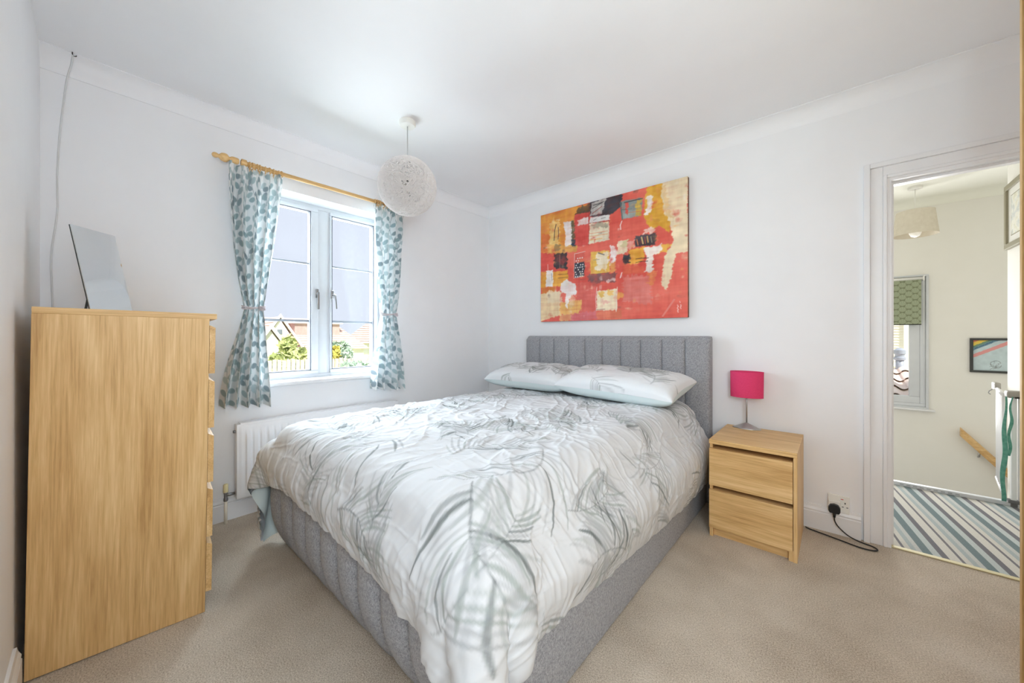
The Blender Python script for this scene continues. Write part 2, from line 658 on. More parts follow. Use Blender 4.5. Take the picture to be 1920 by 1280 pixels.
# ------------------------------------------------------------------ bedroom window
w1 = thing('window_1', 'white double casement window between leaf print curtains', 'window', (-0.2, -1.667, WZ0))
del w1['category']
struct(w1)
HW, HH = (WY1 - WY0) / 2, WZ1 - WZ0
g = G()
for lo, hi in (((-0.035, -HW, 0), (0.035, HW, 0.03)), ((-0.035, -HW, HH - 0.03), (0.035, HW, HH)),
               ((-0.035, -HW, 0.03), (0.035, -HW + 0.02, HH - 0.03)), ((-0.035, HW - 0.02, 0.03), (0.035, HW, HH - 0.03)),
               ((-0.035, -0.032, 0.03), (0.035, 0.058, HH - 0.03))):
    g.box(lo, hi, 0.004)
g.obj('outer_frame', UPVC, w1, 'auto')
GASKET = plain('dark_gasket', (96, 98, 106), 0.7)
SPACER = plain('grey_spacer_bar', (150, 156, 164), 0.5)
for (a, b) in ((-HW + 0.02, -0.032), (0.058, HW - 0.02)):
    ml, mr = (0.03, 0.05) if a < 0 else (0.012, 0.03)
    g = G()
    z0, z1 = 0.03, HH - 0.03
    f = 0.026
    g.box((-0.03, a, z0), (0.05, b, z0 + f), 0.005).box((-0.03, a, z1 - f), (0.05, b, z1), 0.005)
    g.box((-0.03, a, z0 + f), (0.05, a + ml, z1 - f), 0.005).box((-0.03, b - mr, z0 + f), (0.05, b, z1 - f), 0.005)
    sash = g.obj('casement_sash', UPVC, w1, 'auto')
    G().box((0.0, a + ml, z0 + f), (0.008, b - mr, z1 - f)).obj('glass_pane', GLASS, sash)
    ga = G()
    for lo, hi in (((0.009, a + ml, z0 + f), (0.045, a + ml + 0.006, z1 - f)), ((0.009, b - mr - 0.006, z0 + f), (0.045, b - mr, z1 - f)), ((0.009, a + ml, z0 + f), (0.045, b - mr, z0 + f + 0.006)), ((0.009, a + ml, z1 - f - 0.006), (0.045, b - mr, z1 - f))):
        ga.box(lo, hi)
    ga.obj('gasket', GASKET, sash)
    gb = G()
    for zb, hb in ((1.69 - WZ0, 0.011), (1.252 - WZ0, 0.017)):
        gb.box((-0.004, a + ml, zb - hb / 2), (0.012, b - mr, zb + hb / 2))
    gb.obj('glazing_bar', SPACER, sash)
    hy = -0.043 if a < 0 else 0.071
    g = G().box((0.05, hy - 0.011, 0.61), (0.062, hy + 0.011, 0.675), 0.003)
    if a < 0:
        g.box((0.062, hy - 0.007, 0.632), (0.085, hy + 0.007, 0.648), 0.003).box((0.076, hy - 0.008, 0.52), (0.088, hy + 0.008, 0.652), 0.004)
    else:
        g.box((0.062, hy - 0.007, 0.63), (0.085, hy + 0.007, 0.646), 0.003)
        g.tube([(0.084, hy, 0.64), (0.09, hy + 0.008, 0.636), (0.088, hy + 0.016, 0.58), (0.086, hy + 0.02, 0.53)], 0.0075, 8)
    g.obj('window_handle', CHROME, sash, 'auto')
struct(G().box((-0.17, WY0 + 0.0, WZ0 - 0.02), (0.004, WY1, WZ0 + 0.004), 0).box((0.0, WY0 - 0.04, WZ0 - 0.022), (0.03, WY1 + 0.04, WZ0 + 0.006), 0.008).obj('trim_3', TRIM, smooth='auto'), 'white window sill board')

# unseen window, made up to give the rear fill light a source
w2 = thing('added_fill_window', 'white casement window added behind the camera for fill light', 'window', ((RX0 + RX1) / 2, YS - 0.13, RZ0))
del w2['category']
struct(w2)
g = G()
for lo, hi in (((-0.38, -0.03, 0), (0.38, 0.03, 0.05)), ((-0.38, -0.03, 1.17), (0.38, 0.03, 1.22)), ((-0.38, -0.03, 0.05), (-0.33, 0.03, 1.17)), ((0.33, -0.03, 0.05), (0.38, 0.03, 1.17))):
    g.box(lo, hi, 0.004)
g.obj('outer_frame', UPVC, w2)
G().box((-0.33, -0.004, 0.05), (0.33, 0.004, 1.17)).obj('glass_pane', GLASS, w2)

# ------------------------------------------------------------------ landing beyond the doorway
HY = 2.82
HWX0, HWX1, HWZ0, HWZ1 = 2.86, 3.53, 0.40, 1.75
struct(G().box((2.2, 0.03, -0.25), (3.9, 1.25, 0)).obj('floor_landing', STRIPES), 'striped blue grey and cream landing carpet')
struct(G().box((2.2, 1.25, GROUND), (5.2, HY, GROUND + 0.1)).obj('floor_stairwell', STRIPES))
g = G()
for lo, hi in (((2.1, HY, GROUND), (5.2, HY + 0.25, HWZ0)), ((2.1, HY, HWZ1), (5.2, HY + 0.25, HZC)), ((2.1, HY, HWZ0), (HWX0, HY + 0.25, HWZ1)), ((HWX1, HY, HWZ0), (5.2, HY + 0.25, HWZ1))):
    g.box(lo, hi)
struct(g.obj('wall_landing_north', CREAM), 'cream stairwell wall with window')
struct(G().box((2.1, 0.1, GROUND), (2.2, HY, HZC)).obj('wall_landing_west', CREAM))
struct(G().box((3.782, 0.1, -0.25), (3.9, 1.6, HZC)).obj('wall_landing_east', CREAM), 'cream wall at the right of the landing')
struct(G().box((5.2, 0.1, GROUND), (5.4, HY + 0.25, HZC)).obj('wall_stairwell_east', CREAM))
struct(G().box((2.2, 1.2, GROUND), (3.782, 1.25, -0.25)).box((3.9, 1.5, GROUND), (5.2, 1.6, HZC)).box((3.782, 1.2, GROUND), (3.9, 1.6, -0.25)).obj('wall_stairwell_south', CREAM))
struct(G().box((2.1, 0.1, HZC - 0.004), (5.4, HY + 0.25, HZC + 0.2)).obj('ceiling_landing', HALL_CEIL), 'off white landing ceiling')
struct(G().box((2.2, 0.1, HZC - 0.01), (3.78, 0.101, HZC)).box((2.2, 0.1001, DZ + 0.1), (3.78, 0.104, HZC - 0.01)).obj('wall_landing_south', CREAM))
cv2 = [(HY, 2.468), (HY - 0.006, 2.468)]
for i in range(9):
    a = math.pi / 2 * i / 8
    cv2.append((HY - 0.006 - 0.078 * (1 - math.cos(a)), 2.47 + 0.078 * math.sin(a)))
cv2 += [(HY - 0.09, HZC - 0.004), (HY, HZC - 0.004)]
struct(G().prism(cv2, 'x', 2.2, 5.2).obj('trim_4', HALL_CEIL, smooth='auto'), 'coving above the stairwell wall')

w3 = thing('window_3', 'white stairwell window half covered by green roller blind', 'window', ((HWX0 + HWX1) / 2, HY, HWZ0))
del w3['category']
struct(w3)
hw, hh = (HWX1 - HWX0) / 2, HWZ1 - HWZ0
g = G()
for lo, hi in (((-hw, -0.0, 0), (hw, 0.07, 0.035)), ((-hw, -0.0, hh - 0.035), (hw, 0.07, hh)), ((-hw, -0.0, 0.035), (-hw + 0.035, 0.07, hh - 0.035)), ((hw - 0.04, -0.0, 0.035), (hw, 0.07, hh - 0.035))):
    g.box(lo, hi, 0.004)
g.box((-hw - 0.02, -0.018, -0.02), (hw + 0.02, 0.0, 0.0), 0.003).box((-hw - 0.02, -0.018, hh), (hw + 0.02, 0, hh + 0.02), 0.003).box((hw, -0.018, 0), (hw + 0.02, 0, hh), 0.003)
g.obj('outer_frame', UPVC, w3, 'auto')
g = G()
x0, x1, z0, z1 = -hw + 0.035, hw - 0.04, 0.035, hh - 0.035
for lo, hi in (((x0, 0.0, z0), (x1, 0.06, z0 + 0.07)), ((x0, 0.0, z1 - 0.07), (x1, 0.06, z1)), ((x0, 0.0, z0 + 0.07), (x0 + 0.05, 0.06, z1 - 0.07)), ((x1 - 0.075, 0.0, z0 + 0.07), (x1, 0.06, z1 - 0.07))):
    g.box(lo, hi, 0.005)
g.obj('casement_sash', UPVC, w3, 'auto')
G().box((x0 + 0.05, 0.03, z0 + 0.07), (x1 - 0.075, 0.036, z1 - 0.07)).obj('glass_pane', GLASS, w3)
struct(G().box((HWX0 - 0.06, HY - 0.05, HWZ0 - 0.035), (HWX1 + 0.06, HY, HWZ0 - 0.016), 0.006).obj('trim_5', TRIM, smooth='auto'), 'white stairwell window sill')

# ------------------------------------------------------------------ bed
BX0, BX1, BYF = 0.56, 2.178, -2.22
bed = thing('bed', 'grey upholstered bed frame with vertical channel headboard and footboard', 'bed', (1.37, -1.1, 0))


def at(o, x, y, z=0.0):
    return (x - o.location.x, y - o.location.y, z - o.location.z)


def bx(o, lo, hi, bevel=0.0, seg=2):
    return G().box(at(o, *lo), at(o, *hi), bevel, seg)


HBX0, HBX1, HBZ = 0.605, 2.2, 1.137
bx(bed, (HBX0, -0.085, 0.0), (HBX1, -0.012, HBZ), 0.02, 3).obj('headboard_frame', GREY, bed, 'auto')


def channel_mesh(w, z0, z1, bulge, tuck_bottom, top_round, exp_=4.5):
    """one padded vertical channel: pillow section across, rolled under at the bottom; front faces -y"""
    na, nb = 21, 26
    P = np.zeros((na, nb, 3))
    for i in range(na):
        s = math.sin(math.pi * (i / (na - 1) - 0.5))
        prof = (1 - abs(s) ** exp_) ** 0.5 if abs(s) < 1 else 0
        for j in range(nb):
            t = j / (nb - 1)
            z = z0 + (z1 - z0) * t
            d = bulge * (0.1 + 0.9 * prof)
            if abs(s) > 0.9999:
                d = -0.01
            if tuck_bottom:
                h = (z - z0)
                k = tuck_bottom
                if h < k:
                    q = 1 - h / k
                    d -= 0.085 * q ** 2.0
            if top_round:
                h = z1 - z
                if h < top_round:
                    q = 1 - h / top_round
                    d -= (bulge + 0.012) * (1 - math.sqrt(max(0, 1 - q * q)))
            P[i, j] = (s * w / 2, -d, z)
    return P


n_ch = 10
cw = (HBX1 - HBX0) / n_ch
P = channel_mesh(cw, 0.35, HBZ - 0.004, 0.022, 0, 0.03)
first = None
for i in range(n_ch):
    x = HBX0 + cw * (i + 0.5)
    if first is None:
        first = grid_obj('headboard_channel', P, GREY, bed)
        first.location = at(bed, x, -0.085)
    else:
        share(first, 'headboard_channel', bed, at(bed, x, -0.085))
# side rails, base, mattress
bx(bed, (BX1 - 0.05, -2.14, 0.004), (BX1, -0.085, 0.42), 0.012, 3).obj('side_rail', GREY, bed, 'auto')
bx(bed, (BX0, -2.14, 0.004), (BX0 + 0.05, -0.085, 0.42), 0.012, 3).obj('side_rail', GREY, bed, 'auto')
bx(bed, (BX0 + 0.05, -2.1, 0.03), (BX1 - 0.05, -0.085, 0.36)).obj('slatted_base', GREY, bed)
bx(bed, (BX0 + 0.11, -2.12, 0.36), (BX1 - 0.12, -0.115, 0.6), 0.05, 4).obj('mattress', TRIM, bed, 'auto')
bx(bed, (BX0, -2.115, 0.0), (BX1, -2.08, 0.5), 0.02, 3).obj('footboard_frame', GREY, bed, 'auto')
fw_ = (BX1 - BX0) / n_ch
P = channel_mesh(fw_ * 0.985, 0.003, 0.52, 0.05, 0.26, 0.05, 2.4)
first = None
for i in range(n_ch):
    x = BX0 + fw_ * (i + 0.5)
    if first is None:
        first = grid_obj('footboard_channel', P, GREY, bed)
        first.location = at(bed, x, -2.176)
    else:
        share(first, 'footboard_channel', bed, at(bed, x, -2.176))
# padded returns at both ends of the footboard
for sx_ in (BX0, BX1):
    PP = np.zeros((9, 14, 3))
    for i in range(9):
        for j in range(14):
            a = math.pi * i / 8
            z = 0.003 + 0.51 * j / 13
            tuck = 0.085 * max(0, 1 - (z - 0.003) / 0.26) ** 2.0
            PP[i, j] = (sx_ + (1 if sx_ > 1 else -1) * 0.018 * math.sin(a), -2.195 + tuck + 0.085 * i / 8 * (1 if True else 0) - tuck * i / 8, z)
    PP = PP - np.array(bed.location)
    grid_obj('footboard_return', PP, GREY, bed)


# ------------------------------------------------------------------ duvet: a small cloth solve draped over the bed
def solve_duvet():
    nx, ny = 92, 90
    x0, x1, yh, L = BX0 - 0.215, BX1 + 0.305, -0.17, 2.165
    U = np.linspace(0, 1, nx)[:, None] * np.ones((1, ny))
    Vv = np.linspace(0, 1, ny)[None, :] * np.ones((nx, 1))
    X = x0 + (x1 - x0) * U
    Y = yh - L * Vv
    # laid slightly askew: more overhang at the right foot corner
    ang = math.radians(-4.0)
    cx, cy = 1.37, -0.4
    Xr = cx + (X - cx) * math.cos(ang) - (Y - cy) * math.sin(ang)
    Yr = cy + (X - cx) * math.sin(ang) + (Y - cy) * math.cos(ang)
    bl = np.clip(Vv * 3, 0, 1)
    X, Y = X * (1 - bl) + Xr * bl, Y * (1 - bl) + Yr * bl
    Z = 0.68 + 0.02 * fbm(X * 5, Y * 5, 3)
    p = np.stack([X, Y, Z], -1)
    hx, hy = (x1 - x0) / (nx - 1) * 1.02, L / (ny - 1) * 1.008
    q = p.copy()
    boxes = []
    for lo_, hi_, R in (((BX0 + 0.15, -2.12, -1.0), (BX1 - 0.165, -0.1, 0.575), 0.055), ((BX0 + 0.02, -2.19, -1.0), (BX1 - 0.02, -0.1, 0.41), 0.03), ((BX0 + 0.02, -2.195, -1.0), (BX1 - 0.02, -2.1, 0.49), 0.03)):
        lo_, hi_ = np.array(lo_), np.array(hi_)
        boxes.append(((lo_ + hi_) / 2, (hi_ - lo_) / 2, R))
    ox = (p[0:1, :, :] * 0)

    def pair(sa, sb, rest, k):
        d = p[sb] - p[sa]
        l = np.linalg.norm(d, axis=-1, keepdims=True) + 1e-9
        c = d * (0.5 * k * (l - rest) / l)
        p[sa] += c
        p[sb] -= c

    S = slice
    dg = math.hypot(hx, hy)
    cons = []
    for o in (0, 1):
        cons.append(((S(o, -1, 2), S(None)), (S(o + 1, None, 2), S(None)), hx, 1.0))
        cons.append(((S(None), S(o, -1, 2)), (S(None), S(o + 1, None, 2)), hy, 1.0))
        cons.append(((S(o, -1, 2), S(0, -1)), (S(o + 1, None, 2), S(1, None)), dg, 0.35))
        cons.append(((S(o + 1, None, 2), S(0, -1)), (S(o, -1, 2), S(1, None)), dg, 0.35))
    for o in (0, 1, 2, 3):
        cons.append(((S(o, -2, 4), S(None)), (S(o + 2, None, 4), S(None)), hx * 2, 0.25))
        cons.append(((S(None), S(o, -2, 4)), (S(None), S(o + 2, None, 4)), hy * 2, 0.25))
        cons.append(((S(o, -4, 8), S(None)), (S(o + 4, None, 8), S(None)), hx * 4, 0.06))
    fixed = []
    for a, b, r, k in cons:
        na_ = p[a].shape; nb_ = p[b].shape
        if na_ != nb_:
            m0, m1 = min(na_[0], nb_[0]), min(na_[1], nb_[1])
            ia, ib = np.arange(nx)[a[0]][:m0], np.arange(nx)[b[0]][:m0]
            ja, jb = np.arange(ny)[a[1]][:m1], np.arange(ny)[b[1]][:m1]
            a = (S(ia[0], ia[-1] + 1, a[0].step), S(ja[0], ja[-1] + 1, a[1].step))
            b = (S(ib[0], ib[-1] + 1, b[0].step), S(jb[0], jb[-1] + 1, b[1].step))
        fixed.append((a, b, r, k))
    pin = (p[:, 0:1, 0] > BX0 + 0.15) & (p[:, 0:1, 0] < BX1 - 0.17)
    head = p[:, 0:1].copy(); head[..., 2] = 0.635
    dt = 1 / 60
    for step in range(150):
        v = (p - q) * 0.985
        q = p.copy()
        p += v
        p[..., 2] -= 9.8 * dt * dt * 0.55
        for it in range(9):
            for a, b, r, k in fixed:
                pair(a, b, r, k)
            p[:, 0:1][pin] = head[pin]
            for cen, half, R in boxes:
                d = np.abs(p - cen) - half
                outd = np.maximum(d, 0)
                dist = np.linalg.norm(outd, axis=-1) + np.minimum(d.max(-1), 0)
                hit = dist < R
                if not hit.any():
                    continue
                ph, dh, oh = p[hit], d[hit], outd[hit]
                sg = np.sign(ph - cen)
                nrm = oh * sg
                ln = np.linalg.norm(nrm, axis=-1, keepdims=True)
                alt = np.zeros_like(ph)
                ax = dh.argmax(-1)
                alt[np.arange(len(ph)), ax] = sg[np.arange(len(ph)), ax]
                nrm = np.where(ln < 1e-6, alt, nrm / np.maximum(ln, 1e-9))
                ph = ph + nrm * (R - dist[hit])[:, None]
                p[hit] = ph
                q[hit] += (ph - q[hit]) * 0.35          # friction: drop most of the sliding
            low = p[..., 2] < 0.02
            p[..., 2][low] = 0.02
    return p


def upsample(P, k):
    def cr(A, k):
        n = A.shape[0]
        t = np.arange((n - 1) * k + 1) / k
        i = np.clip(t.astype(int), 0, n - 2)
        f = (t - i)[:, None, None]
        g = lambda j: A[np.clip(j, 0, n - 1)]
        p0, p1, p2, p3 = g(i - 1), g(i), g(i + 1), g(i + 2)
        return 0.5 * (2 * p1 + (p2 - p0) * f + (2 * p0 - 5 * p1 + 4 * p2 - p3) * f ** 2 + (3 * p1 - p0 - 3 * p2 + p3) * f ** 3)
    P = cr(P, k)
    return cr(P.transpose(1, 0, 2), k).transpose(1, 0, 2)


def smooth_grid(P, n):
    for _ in range(n):
        Q = P.copy()
        Q[1:-1] = P[1:-1] * 0.5 + (P[:-2] + P[2:]) * 0.25
        P = Q.copy()
        P[:, 1:-1] = Q[:, 1:-1] * 0.5 + (Q[:, :-2] + Q[:, 2:]) * 0.25
    return P


def normals(P):
    a = np.gradient(P, axis=0); b = np.gradient(P, axis=1)
    n = np.cross(b, a)
    n /= np.linalg.norm(n, axis=-1, keepdims=True) + 1e-9
    if n[n.shape[0] // 2, n.shape[1] // 2, 2] < 0:
        n = -n
    return n


rs = np.random.RandomState(11)
sim = smooth_grid(solve_duvet(), 1)
K = 6
D = upsample(sim, K)
na, nb = D.shape[:2]
step = 2.35 / nb
A, B = np.meshgrid(np.arange(na) * step, np.arange(nb) * step, indexing='ij')
wA, wB = na * step, nb * step
edge = np.minimum(np.minimum(A, wA - A), np.minimum(B + 0.3, wB - B))
# filling: thick inside, thin at the sewn edge
puff = 0.052 * np.clip(edge / 0.16, 0, 1) ** 0.55 + 0.004
puff += 0.012 * np.clip(edge / 0.1, 0, 1) * fbm(A * 4.2 + 3, B * 4.2, 21, 3)
# creases of the cover: long soft ridges, gathered tightly towards the seams
wx = A + 0.10 * fbm(A * 3, B * 3, 31, 3); wy = B + 0.10 * fbm(A * 3 + 9, B * 3, 41, 3)
rid = lambda x, y, s: (1 - np.abs(fbm(x, y, s, 3)) * 2.2)
dr = np.minimum(A, wA - A); df = wB - B
aniso = lambda a_, b_, s_: np.clip(1 - np.abs(fbm(a_, b_, s_, 3)) * 2.6, 0, 1) ** 2.5
dg1, dg2 = wx * 0.62 + wy * 0.78, wx * 0.78 - wy * 0.62
cre = 0.0075 * aniso(dg1 * 2.2, dg2 * 11, 51) + 0.006 * aniso(wx * 2.6, wy * 15 + wx * 3, 55)
cre += 0.004 * aniso(wx * 14, wy * 3.0 + wx * 2, 61)
foot = np.clip(1 - df / 0.75, 0, 1); side = np.clip(1 - dr / 0.45, 0, 1)
cre *= 1 - 0.75 * np.maximum(foot, side)
cre += 0.007 * foot * aniso(wx * 17 + 1.2 * wy, wy * 2.2, 91)
cre += 0.0035 * side * aniso(wx * 2.2, wy * 15 + 1.1 * wx, 95)
gath = lambda t, d, s: 0.006 * np.exp(-d / 0.12) * vnoise(t * 42 + 2.5 * vnoise(t * 7, d * 6, s), d * 3.0, s + 1)
cre += gath(B, dr, 71) + gath(A, df, 81)
nrm = normals(smooth_grid(D, 4))
D = D + nrm * (puff + cre * 1.0 - 0.002)[..., None]
# palm print
fr = []
for i in range(8):
    for j in range(8):
        a = 0.05 + i * 0.32 + (0.16 if j % 2 else 0) + rs.uniform(-.08, .08)
        b = 0.05 + j * 0.31 + rs.uniform(-.08, .08)
        fr.append((a, b, rs.uniform(0, 2 * math.pi), rs.uniform(0.26, 0.40), rs.choice([-1, 1]) * rs.uniform(0.2, 0.55)))
img = palm_print(na, nb, step, fr, rs)
LINEN = printed('leaf_print_cotton', 0.85, 900, 0.12, 0.0006, 0.25)
AQUA = plain('pale_aqua_cotton', (208, 220, 221), 0.9, bump=(700, 0.1, 0.0006))
duvet = thing('duvet', 'white duvet with grey palm leaf print spread over the bed', 'duvet', (1.37, -1.1, 0.6))
off = np.array(duvet.location)
grid_obj('duvet_cover', D - off, LINEN, duvet, lin_np(img))
under = upsample(sim, 2)
un = normals(under)
grid_obj('duvet_underside', under - un * 0.004 - off, AQUA, duvet)


# ------------------------------------------------------------------ pillows
def pillow(label, loc, rot, hl, hw_, ht, seed):
    o = thing('pillow', label, 'pillow', loc, rot, 'leaf print pillows')
    n1, n2 = 150, 110
    u = np.linspace(-1, 1, n1)[:, None] * np.ones((1, n2))
    v = np.linspace(-1, 1, n2)[None, :] * np.ones((n1, 1))
    # pinched corners
    ex = hl * u * (1 - 0.06 * (1 - np.abs(v) ** 3) * np.abs(u) ** 4 * -0.0 - 0.05 * (1 - v ** 2) * 0 + 0)
    inx = 1 - 0.07 * (1 - np.abs(v) ** 2.5) * 0.0
    sag = 0.035 * (1 - v ** 2)
    X = hl * u - np.sign(u) * np.abs(u) ** 6 * (1 - v ** 2) * 0.03
    Y = hw_ * v - np.sign(v) * np.abs(v) ** 6 * (1 - u ** 2) * 0.025
    t = ((1 - np.abs(u) ** 5.0) * (1 - np.abs(v) ** 2.8)) ** 0.42
    wr = 0.010 * fbm(u * 3.5 + seed, v * 3, seed, 3) + 0.005 * vnoise(u * 14 + seed, v * 3 + np.abs(u), seed + 5) * (np.abs(u) ** 3 + np.abs(v) ** 3)
    top = np.stack([X, Y, ht * t + wr * (0.2 + 0.8 * t)], -1)
    bot = np.stack([X, Y, -ht * 0.9 * t], -1)
    r2 = np.random.RandomState(seed)
    st = 2 * hl / n1
    frn = [(0.02 + 0.14 * i + r2.uniform(-.04, .04), r2.uniform(0.02, 0.42), r2.uniform(0, 6.28), r2.uniform(0.2, 0.3), r2.choice([-1, 1]) * 0.4) for i in range(7)] * 1 + [(0.1 + 0.2 * i, 0.1 + 0.08 * (i % 3), r2.uniform(0.5, 2.4), 0.27, 0.35) for i in range(4)]
    im = palm_print(n1, n2, st, frn, r2, (222, 224, 226))
    grid_obj('pillow_front', top, LINEN, o, lin_np(im))
    grid_obj('pillow_back', bot[::-1], AQUA, o)
    return o


pillow('left white leaf print pillow nearest the window wall', (0.92, -0.35, 0.795), (math.radians(9), 0, 0.02), 0.405, 0.225, 0.095, 5)
pillow('right white leaf print pillow nearest the pink lamp', (1.70, -0.37, 0.80), (math.radians(10), math.radians(1.5), -0.03), 0.43, 0.23, 0.10, 9)

# ------------------------------------------------------------------ bedside table
ns = thing('bedside_table', 'small oak two drawer bedside table right of the bed', 'bedside table', (2.29 + 0.2, -0.276, 0))
W, Dp, H = 0.40, 0.475, 0.55
G().box((-W / 2, -Dp / 2, H - 0.025), (W / 2, Dp / 2, H), 0.0015).obj('top', OAK_X, ns)
for s in (-1, 1):
    xa = s * W / 2
    G().box((min(xa, xa - s * 0.016), -Dp / 2 + (0.018 if s < 0 else 0.0), 0), (max(xa, xa - s * 0.016), Dp / 2, H - 0.025), 0.001).obj('side_panel', OAK_Z, ns)
G().box((-W / 2 + 0.016, Dp / 2 - 0.012, 0.05), (W / 2 - 0.016, Dp / 2 - 0.004, H - 0.025)).obj('back_panel', OAK_X, ns)
G().box((-W / 2 + 0.016, -Dp / 2 + 0.03, 0.0), (W / 2 - 0.016, -Dp / 2 + 0.045, 0.06)).obj('plinth', OAK_X, ns)
G().box((-W / 2 + 0.003, -Dp / 2 + 0.005, 0.0), (-W / 2 + 0.02, -Dp / 2 + 0.03, 0.055)).obj('front_foot', OAK_Z, ns)
G().box((W / 2 - 0.035, -Dp / 2 + 0.005, 0.0), (W / 2 - 0.016, -Dp / 2 + 0.03, 0.055)).obj('front_foot', OAK_Z, ns)
for z0, z1 in ((0.05, 0.265), (0.29, 0.5)):
    d = G().box((-W / 2 + 0.001, -Dp / 2, z0), (W / 2 - 0.0185, -Dp / 2 + 0.018, z1), 0.0012).obj('drawer_front', OAK_X, ns)
    G().box((-W / 2 + 0.018, -Dp / 2 + 0.019, z0 + 0.01), (W / 2 - 0.02, Dp / 2 - 0.03, z1 - 0.0)).obj('drawer_box', OAK_X, d)

# ------------------------------------------------------------------ chest of drawers
ROT, LEAN = -0.0825, 0.0124
ch = thing('chest_of_drawers', 'tall oak chest of six drawers against the left wall', 'chest of drawers', (0.8447, -2.9977 + 0.042, 0.0), (-LEAN, 0, ROT))
# local: x to -0.8 (away from the camera), y 0 (back) .. 0.479 (front)
off_y = -0.03
CW_, CD, CH_ = 0.80, 0.455, 1.23
zl = 0.0058
G().box((-CW_, off_y, CH_ - 0.022 + zl), (0.0, off_y + 0.479, CH_ + zl), 0.0015).obj('top', OAK_Y, ch)
for xa in (-0.018, -CW_):
    G().box((xa, off_y, zl), (xa + 0.018, off_y + CD, CH_ - 0.022 + zl), 0.001).obj('side_panel', OAK_Z, ch)
G().box((-CW_ + 0.018, off_y + 0.004, zl + 0.05), (-0.018, off_y + 0.012, CH_ - 0.022)).obj('back_panel', OAK_Z, ch)
G().box((-CW_ + 0.018, off_y + CD - 0.05, zl), (-0.018, off_y + CD - 0.035, 0.085)).obj('plinth', OAK_X, ch)
z = 0.081 + zl
for row in range(5):
    cols = [(-CW_ + 0.001, -0.001)] if row < 4 else [(-CW_ + 0.001, -CW_ / 2 - 0.002), (-CW_ / 2 + 0.002, -0.001)]
    for (a, b) in cols:
        d = G()
        # drawer front with a chamfered finger edge along its top
        y0, y1 = off_y + CD + 0.001, off_y + CD + 0.020
        d.prism([(y0, z), (y1, z), (y1, z + 0.190), (y0 + 0.002, z + 0.2), (y0, z + 0.2)], 'x', a, b)
        d = d.obj('drawer_front', OAK_X, ch)
        G().box((max(a, -CW_ + 0.02) + 0.003, off_y + 0.03, z + 0.02), (min(b, -0.02) - 0.003, off_y + CD - 0.001, z + 0.17)).obj('drawer_box', OAK_X, d)
    z += 0.2252

# ------------------------------------------------------------------ mirror on the chest
MIRROR = M('silvered_mirror', 0.02, 1.0).base((240, 243, 243)).m
mdir = Vector((-0.72, 0.694, 0)).normalized()
TL = Vector((0.5, -2.898, 1.593))
down = Vector((0.05, 0.052, -0.333)).normalized()
w_m = 0.181
h_m = (1.593 - 1.2435) / -down.z
nrm_m = mdir.cross(down).normalized()
if nrm_m.x < 0:
    nrm_m = -nrm_m
base = TL + down * h_m + mdir * w_m / 2
mir = thing('mirror', 'frameless rectangular mirror leaning on top of the oak chest', 'mirror', base)


def slab(o, c, a, b, nn, t):
    V = [c, c + a, c + a + b, c + b]
    V = [p - o.location for p in V]
    V2 = [p - nn * t for p in V]
    return G().add([p[:] for p in V + V2], [(0, 1, 2, 3), (7, 6, 5, 4), (0, 4, 5, 1), (1, 5, 6, 2), (2, 6, 7, 3), (3, 7, 4, 0)])


slab(mir, TL, mdir * w_m, down * h_m, nrm_m, 0.003).obj('mirror_glass', MIRROR, mir)
DARK_EDGE = plain('dark_backing', (60, 66, 68), 0.6)
slab(mir, TL - nrm_m * 0.0031, mdir * w_m, down * h_m, nrm_m, 0.004).obj('backing_board', DARK_EDGE, mir)
pa = TL + mdir * w_m / 2 + down * 0.1 - nrm_m * 0.007
pb = Vector((pa.x - nrm_m.x * 0.05, pa.y - nrm_m.y * 0.05, 1.2435))
G().tube([pa - mir.location, pb - mir.location], 0.004, 6).obj('easel_strut', DARK_EDGE, mir)

# ------------------------------------------------------------------ cord hanging in the corner
CORD = plain('white_cord', (214, 214, 214), 0.6, bump=(200, 0.1, 0.001))
cordt = thing('hanging_cord', 'thin white cord hanging from a ceiling hook in the corner', 'cord', (0.06, -2.93, 2.5))
pts = [(0.085, -2.902, 2.487), (0.075, -2.908, 2.44), (0.06, -2.922, 2.368), (0.06, -2.934, 2.23), (0.06, -2.943, 2.103), (0.06, -2.948, 2.0), (0.06, -2.951, 1.897), (0.06, -2.9505, 1.82), (0.06, -2.950, 1.745),
       (0.06, -2.956, 1.66), (0.06, -2.966, 1.565), (0.06, -2.9695, 1.48), (0.06, -2.967, 1.38), (0.06, -2.964, 1.27), (0.05, -2.964, 1.15)]


def curve(pts, k=6):
    A_ = np.array(pts)[:, None, :]
    n_ = len(A_)
    t = np.arange((n_ - 1) * k + 1) / k
    i = np.clip(t.astype(int), 0, n_ - 2)
    f = (t - i)[:, None]
    g_ = lambda j: A_[np.clip(j, 0, n_ - 1), 0]
    p0, p1, p2, p3 = g_(i - 1), g_(i), g_(i + 1), g_(i + 2)
    return [tuple(p) for p in 0.5 * (2 * p1 + (p2 - p0) * f + (2 * p0 - 5 * p1 + 4 * p2 - p3) * f ** 2 + (3 * p1 - p0 - 3 * p2 + p3) * f ** 3)]


def loc_pts(o, pts):
    return [tuple(Vector(p) - o.location) for p in pts]


G().tube(loc_pts(cordt, curve(pts)), 0.0035, 6).obj('cord', CORD, cordt, True)
G().tube(loc_pts(cordt, [(0.086, -2.904, 2.5), (0.086, -2.904, 2.49), (0.085, -2.9, 2.483), (0.085, -2.894, 2.484), (0.085, -2.891, 2.489)]), 0.0022, 6).obj('hook', plain('dark_hook', (70, 66, 62), 0.4, 0.7), cordt, True)

